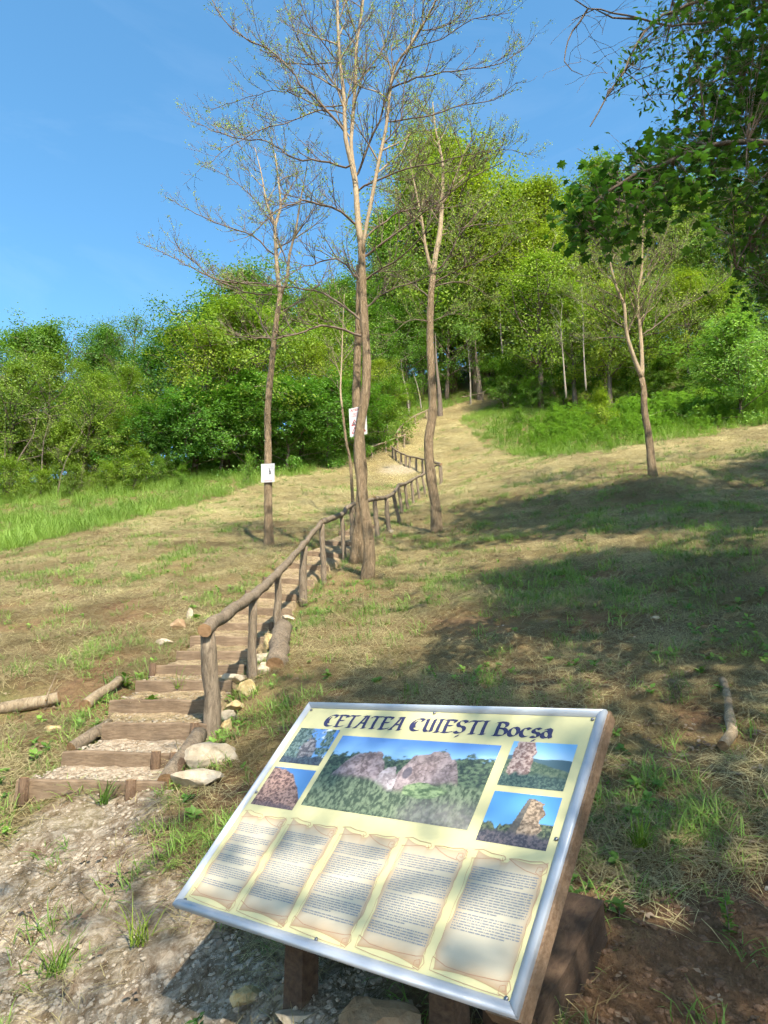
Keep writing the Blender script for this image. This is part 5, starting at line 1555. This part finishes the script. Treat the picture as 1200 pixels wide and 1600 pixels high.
def scatter(name, label, cat, pts, rot, scl, tint, idx, col):
    me = bpy.data.meshes.new(name)
    n = len(pts)
    me.vertices.add(n); me.vertices.foreach_set('co', np.ascontiguousarray(pts, np.float32).ravel())
    for nm, ty, arr in (('rot', 'FLOAT_VECTOR', rot), ('scl', 'FLOAT', scl), ('tint', 'FLOAT', tint), ('idx', 'INT', idx)):
        a = me.attributes.new(nm, ty, 'POINT')
        a.data.foreach_set('vector' if ty == 'FLOAT_VECTOR' else 'value', np.ascontiguousarray(arr, np.int32 if ty == 'INT' else np.float32).ravel())
    o = link(name, me)
    tag(o, label, cat, kind='stuff')
    ng = bpy.data.node_groups.new(name + '_scatter', 'GeometryNodeTree')
    ng.interface.new_socket('Geometry', in_out='INPUT', socket_type='NodeSocketGeometry')
    ng.interface.new_socket('Geometry', in_out='OUTPUT', socket_type='NodeSocketGeometry')
    N = ng.nodes; Lk = ng.links
    gi = N.new('NodeGroupInput'); go = N.new('NodeGroupOutput')
    ci = N.new('GeometryNodeCollectionInfo'); ci.inputs['Collection'].default_value = col
    ci.inputs['Separate Children'].default_value = True; ci.inputs['Reset Children'].default_value = True
    m2p = N.new('GeometryNodeMeshToPoints')
    ip = N.new('GeometryNodeInstanceOnPoints'); ip.inputs['Pick Instance'].default_value = True
    def na(nm, ty):
        a = N.new('GeometryNodeInputNamedAttribute'); a.data_type = ty; a.inputs['Name'].default_value = nm
        return a.outputs['Attribute']
    Lk.new(gi.outputs[0], m2p.inputs['Mesh']); Lk.new(m2p.outputs[0], ip.inputs['Points'])
    Lk.new(ci.outputs[0], ip.inputs['Instance'])
    Lk.new(na('idx', 'INT'), ip.inputs['Instance Index'])
    Lk.new(na('rot', 'FLOAT_VECTOR'), ip.inputs['Rotation'])
    Lk.new(na('scl', 'FLOAT'), ip.inputs['Scale'])
    Lk.new(ip.outputs[0], go.inputs[0])
    md = o.modifiers.new('scatter', 'NODES'); md.node_group = ng
    return o

nr = np.random.default_rng(12)
def sample(n, y0, y1, umax=.86, pw=1.0):
    """points over the slope, thinning with distance"""
    t = nr.random(n)
    if pw == 1.0: Y = y0 * (y1 / y0) ** t
    else:
        a = 1 - pw; Y = (y0 ** a + (y1 ** a - y0 ** a) * t) ** (1 / a)
    X = nr.uniform(-umax, umax, n) * Y
    return X, Y
_e = .15
def normals(X, Y):
    zx = (T(X + _e, Y) - T(X - _e, Y)) / (2 * _e); zy = (T(X, Y + _e) - T(X, Y - _e)) / (2 * _e)
    return zx, zy
def make(name, label, cat, X, Y, scl, tint, nsrc, col, dz=0., tilt=1.0):
    Z = TM(X, Y) + dz
    zx, zy = normals(X, Y)
    yaw = nr.uniform(0, 6.283, len(X))
    # lay each clump on the slope, then spin it about the slope's normal
    n = np.stack([-zx * tilt, -zy * tilt, np.ones(len(X))], 1); n /= np.linalg.norm(n, axis=1)[:, None]
    t = np.stack([np.cos(yaw), np.sin(yaw), np.zeros(len(X))], 1); t -= n * (t * n).sum(1)[:, None]; t /= np.linalg.norm(t, axis=1)[:, None]
    b = np.cross(n, t)
    # euler XYZ of the matrix with columns t, b, n
    ry = -np.arcsin(np.clip(t[:, 2], -1, 1)); rx = np.arctan2(b[:, 2], n[:, 2]); rz = np.arctan2(t[:, 1], t[:, 0])
    return scatter(name, label, cat, np.stack([X, Y, Z], 1), np.stack([rx, ry, rz], 1), scl, tint, nr.integers(0, nsrc, len(X)), col)

rgb = random.Random(44)
c_straw = bpy.data.collections.new('straw_sources')
for k in range(5): source('straw_%d' % k, *blades(rgb, 46, .17, .06, .20, .0015, -.05, .36, .18), M['straw'], c_straw)
c_blade = bpy.data.collections.new('blade_sources')
for k in range(5): source('blade_%d' % k, *blades(rgb, 26, .09, .05, .15, .0026, .45, 1.45, .35), M['blade'], c_blade)
c_tall = bpy.data.collections.new('tall_sources')
for k in range(5): source('tall_%d' % k, *blades(rgb, 40, .26, .22, .62, .0045, .6, 1.5, .32), M['blade'], c_tall)
c_weed = bpy.data.collections.new('weed_sources')
for k in range(5): source('weed_%d' % k, *rosette(rgb, 9 + k, .03, .07, .3, .1, 1.0, .05), M['weed'], c_weed)
c_nett = bpy.data.collections.new('nettle_sources')
for k in range(4): source('nettle_%d' % k, *rosette(rgb, 46, .08, .16, .3, -.2, .8, .7), M['weed'], c_nett)
c_peb = bpy.data.collections.new('pebble_sources')
for k in range(6):
    me = rock_mesh('pebble', 500 + k, (.014, .011, .007), M['pebble'], 1, 4)
    o = bpy.data.objects.new('pebble_%d' % k, me); c_peb.objects.link(o)

def region_at(X, Y):
    return regions(X, Y, T(X, Y))
# dry cut grass
X, Y = sample(27000, 2.2, 48, pw=.3)
tall, path, grav, soil, px, py = region_at(X, Y)
ld, al = lane_dist(X, Y)
lane = (ld < .46) & (al < len(STEPS))
nz = fbm(X / .9, Y / .9, 61, 3)
keep = (nr.random(len(X)) < np.clip(.95 - grav * 1.05 - soil * 1.0 - tall - .5 * path, .015, 1)) & ~(lane & (nr.random(len(X)) < .9)) & ((nz > .40) | (Y > 14))
X, Y = X[keep], Y[keep]; nz = nz[keep]
field = sstep(6, 13, Y)
tint = np.clip(.17 + .14 * sstep(6, 12, Y) + .26 * sstep(15, 27, Y) + (nz - .5) * .9 + nr.normal(size=len(X)) * .24, 0, 1)
make('cut_grass', 'dry cut grass lying over the mown slope', 'cut grass', X, Y, (.55 + .45 * nr.random(len(X))) * (1 + Y / 13), tint, 5, c_straw, .012)
# green regrowth
X, Y = sample(26000, 2.2, 40, pw=.4)
tall, path, grav, soil, px, py = region_at(X, Y)
ld, al = lane_dist(X, Y); lane = (ld < .44) & (al < len(STEPS))
pn = fbm(X / .8, Y / .8, 71, 4)
bias = .05 * sstep(0, 3, X) * sstep(6, 8, Y) * (1 - sstep(13, 20, Y)) - .05 * sstep(0, 1, X) * (1 - sstep(5, 7, Y)) - .02 * (1 - sstep(6, 10, Y)) - .05 * sstep(9, 16, Y)
pr = np.maximum(sstep(.52, .68, pn + bias) * .95 + .10, np.exp(-((ld - .5) / .16) ** 2) * (al < len(STEPS)) * .75)
keep = (nr.random(len(X)) < pr * np.clip(1 - grav * .95 - soil * .9 - path, 0, 1)) & ~(lane & (nr.random(len(X)) < .93))
X, Y = X[keep], Y[keep]
make('green_grass', 'short green grass tufts sprouting through the cut straw', 'grass', X, Y, (.45 + .55 * nr.random(len(X))) * (1 + Y / 26), np.clip(nr.normal(.5, .22, len(X)), 0, 1), 5, c_blade, 0.)
# weeds
X, Y = sample(9000, 2.2, 24)
tall, path, grav, soil, px, py = region_at(X, Y)
ld, al = lane_dist(X, Y)
edge = np.exp(-((ld - .55) / .25) ** 2) * (al < len(STEPS))
pn = fbm(X / .6, Y / .6, 91, 3)
keep = nr.random(len(X)) < np.clip(sstep(.56, .72, pn) * .55 + edge * .5 - grav * .5, .0, 1) * (1 - .6 * soil)
X, Y = X[keep], Y[keep]
make('low_weeds', 'small broad-leaved weeds dotted through the grass', 'weeds', X, Y, .4 + .7 * nr.random(len(X)), np.clip(nr.normal(.5, .25, len(X)), 0, 1), 5, c_weed, .0)
# tall grass by the woods
n = 30000
X = nr.uniform(-34, 26, n); Y = nr.uniform(14, 52, n)
tall, path, grav, soil, px, py = region_at(X, Y)
lb = np.where(px < 640, np.interp(px, LBX, LBY), np.interp(px, RBX, RBY))
depth = lb - py
keep = (tall > .5) & (depth < 110) & (np.abs(px - 600) < 900)
X, Y, px, depth = X[keep], Y[keep], px[keep], depth[keep]
make('tall_grass', 'tall uncut green grass along the edge of the woods', 'grass', X, Y, (.35 + .75 * fbm(X / 1.7, Y / 1.7, 99, 3) + .25 * nr.random(len(X))) * np.where(px < 640, 1.0, .8), np.clip(.8 + .45 * (fbm(X / 2, Y / 2, 95, 3) - .5) * 2 + nr.normal(size=len(X)) * .12, 0, 1), 5, c_tall, -.02, .3)
n = 9000
X = nr.uniform(3, 22, n); Y = nr.uniform(18, 42, n)
tall, path, grav, soil, px, py = region_at(X, Y)
lb = np.interp(px, RBX, RBY); depth = lb - py
keep = (tall > .6) & (px > 770) & (depth > 4) & (depth < 60) & (px < 1400)
kk = (.45 + .55 * sstep(4, 34, depth)) * (.4 + .6 * sstep(770, 860, px)) * (.55 + .9 * fbm(X / 1.2, Y / 1.2, 119, 3))
kk = kk[keep]
X, Y = X[keep], Y[keep]
make('nettle_bed', 'dense bed of nettles below the right wood', 'nettles', X, Y, (.6 + .6 * nr.random(len(X))) * kk, np.clip(nr.normal(.75, .2, len(X)), 0, 1), 4, c_nett, -.02, .2)
# gravel
X, Y = sample(60000, 2.2, 7.5, .95)
tall, path, grav, soil, px, py = region_at(X, Y)
ld, al = lane_dist(X, Y)
gn = fbm(X * 1.6, Y * 1.6, 97, 3)
keep = (nr.random(len(X)) < np.clip(grav * .9 * sstep(.36, .62, gn + .1) + .003, 0, 1)) & ~((ld < .5) & (al > 0.02) & (al < len(STEPS)))
X, Y = X[keep], Y[keep]
make('gravel', 'pale limestone gravel covering the path at the foot of the stair', 'gravel', X, Y, .3 + 1.1 * nr.random(len(X)) ** 4, nr.random(len(X)), 6, c_peb, .002)
# gravel on the lower treads
PX = []; 
for i in range(0, 5):
    A_, B_, zb = STEPS[i]; A2, B2, z2 = STEPS[i + 1]
    m = 420 if i < 2 else 120
    s = nr.random(m); t = .08 + .88 * nr.random(m)
    a = np.array(A_)[None] * (1 - s)[:, None] + np.array(B_)[None] * s[:, None]; b = np.array(A2)[None] * (1 - s)[:, None] + np.array(B2)[None] * s[:, None]
    p = a * (1 - t)[:, None] + b * t[:, None]; tp = min(z2, zb + (.095, .085, .11, .10, .09)[i]); p[:, 2] = tp + (z2 - tp) * t - .014
    PX.append(p)
PX = np.concatenate(PX)
scatter('tread_gravel', 'pale gravel lying on the lower stair treads', 'gravel', PX, nr.uniform(-.3, .3, (len(PX), 3)) + np.array([0, 0, 1])[None] * nr.uniform(0, 6, (len(PX), 1)), .4 + 1.0 * nr.random(len(PX)) ** 2, nr.random(len(PX)), nr.integers(0, 6, len(PX)), c_peb)

# straw and litter on the upper treads
PX = []
for i in range(2, len(STEPS) - 1):
    A_, B_, zb = STEPS[i]; A2, B2, z2 = STEPS[i + 1]
    m = 22
    s = -.05 + 1.1 * nr.random(m); t = .1 + .85 * nr.random(m)
    a = np.array(A_)[None] * (1 - s)[:, None] + np.array(B_)[None] * s[:, None]; b = np.array(A2)[None] * (1 - s)[:, None] + np.array(B2)[None] * s[:, None]
    p = a * (1 - t)[:, None] + b * t[:, None]
    tp = min(z2, zb + (.095, .085, .11, .10, .09)[i] if i < 5 else zb + .085); p[:, 2] = tp + (z2 - tp) * t - .008
    PX.append(p)
PX = np.concatenate(PX)
scatter('tread_litter', 'dry straw litter lying on the upper stair treads', 'cut grass', PX, np.array([0, 0, 1])[None] * nr.uniform(0, 6, (len(PX), 1)), .35 + .4 * nr.random(len(PX)), np.clip(nr.normal(.5, .2, len(PX)), 0, 1), nr.integers(0, 5, len(PX)), c_straw)

# dead leaves blown over the slope
M['dead'] = leaf_material('dead_leaf', (0.10, 0.06, 0.035), (0.40, 0.30, 0.20), 0.15, True, 0.7)
c_dead = bpy.data.collections.new('dead_leaf_sources')
for k in range(4): source('dead_%d' % k, *rosette(rgb, 3, .025, .05, .32, -.1, .5, .0), M['dead'], c_dead)
X, Y = sample(5000, 2.2, 16, pw=.5)
tall, path, grav, soil, px, py = region_at(X, Y)
ld, al = lane_dist(X, Y)
keep = (nr.random(len(X)) < (.2 + .4 * sstep(-.5, 2, X)) * (1 - soil * .7)) & (ld > .6)
X, Y = X[keep], Y[keep]
make('leaf_litter', 'dead brown leaves scattered over the slope', 'leaves', X, Y, .6 + .7 * nr.random(len(X)), np.clip(nr.normal(.3, .22, len(X)), 0, 1), 4, c_dead, .02)

# clods of earth on the bare soil
c_clod = bpy.data.collections.new('clod_sources')
M['clod'] = stone_material('earth_clod', (0.085, 0.048, 0.027), (0.16, 0.095, 0.055), (0.24, 0.15, 0.09), 20)
for k in range(5):
    o = bpy.data.objects.new('clod_%d' % k, rock_mesh('clod', 600 + k, (.016, .014, .010), M['clod'], 1, 3)); c_clod.objects.link(o)
X, Y = sample(30000, 2.1, 6, .95)
tall, path, grav, soil, px, py = region_at(X, Y)
keep = nr.random(len(X)) < np.clip(soil * .8 + .02 - grav, 0, 1)
X, Y = X[keep], Y[keep]
make('earth_clods', 'crumbled brown earth clods on the bare soil', 'soil', X, Y, .3 + 1.0 * nr.random(len(X)) ** 4, nr.random(len(X)), 5, c_clod, .0)

# ------------------------------------------------------------------ single plants one can pick out
def weed(label, px, py, n, l0, l1, seed, h=.05, blade=0, color=(1, 1, 1), dz=0.):
    rg = random.Random(seed); p = G(px, py); p.z = float(TM([p.x], [p.y])[0]) + dz
    root = empty('weed', p, label, 'plant')
    V, F = rosette(rg, n, l0, l1, .3, .1, 1.1, h)
    me = np_mesh('leaves', np.array(V), np.array(F), M['weed_obj'], {'tint': ('FLOAT', 'FACE', nr.uniform(.2, 1, len(F)))})
    o = bpy.data.objects.new('leaves', me); COL.objects.link(o); o.parent = root; o.color = (*color, 1)
    if blade:
        V, F = blades(rg, blade, .04, .10, .24, .0028, .6, 1.5, .3)
        me = np_mesh('blades', np.array(V), np.array(F), M['weed_obj'], {'tint': ('FLOAT', 'FACE', nr.uniform(.2, 1, len(F)))})
        o = bpy.data.objects.new('blades', me); COL.objects.link(o); o.parent = root; o.color = (*color, 1)
    mb = MB(); mb.tube([Vector((0, 0, -.02)), Vector((.004, 0, h * .5)), Vector((0, .004, h))], [.004, .003, .002], 5); o = mb.build('stem', M['twig']); o.parent = root
weed('bright green leafy weed in the middle of the fourth step', 235, 1104, 34, .05, .10, 1, .07, 0, (1.2, 1.2, .9), .1)
weed('wispy grass tuft on the fifth step', 280, 1080, 5, .03, .05, 2, .03, 26, (1.1, 1.0, .9), .12)
weed('leafy weed clump at the left end of the sixth step', 195, 1072, 30, .05, .09, 3, .1)
weed('weed clump beside the left end of the third step', 150, 1146, 26, .04, .08, 4, .12, 14)
weed('small weed at the foot of the lowest step plank', 88, 1242, 10, .03, .05, 5, .1)
weed('low grass tuft below the lowest step', 160, 1255, 8, .03, .05, 6, .04, 40)
weed('delicate green plant on the bare soil at lower right', 1140, 1470, 40, .022, .045, 7, .12, 0, (1.1, 1.1, .8))
weed('broad-leaved seedling on the soil bank at right', 968, 1445, 9, .05, .08, 8, .05)
weed('grass tussock with pale blades right of the board', 1000, 1330, 4, .03, .04, 9, .02, 70, (1.3, 1.15, .9))
weed('green tuft standing in the gravel at lower left', 88, 1515, 5, .02, .04, 10, .02, 36, (1.1, 1.0, .8))
weed('yellowing tuft in the gravel left of the board', 218, 1480, 4, .02, .03, 11, .02, 34, (1.6, 1.2, .9))
weed('round weed by the upright stone left of the stair', 306, 968, 18, .05, .09, 12, .06, 0, (1.1, 1.2, .9))
weed('leafy weed between the second and third posts', 425, 978, 22, .05, .09, 13, .08, 0, (.8, .9, .9))
weed('solitary weed on the slope above the fallen branch', 1095, 1055, 16, .04, .07, 14, .04, 0, (1.1, 1.2, .9))
weed('sprig with pale leaves low on the soil bank', 880, 1425, 12, .03, .06, 15, .08)
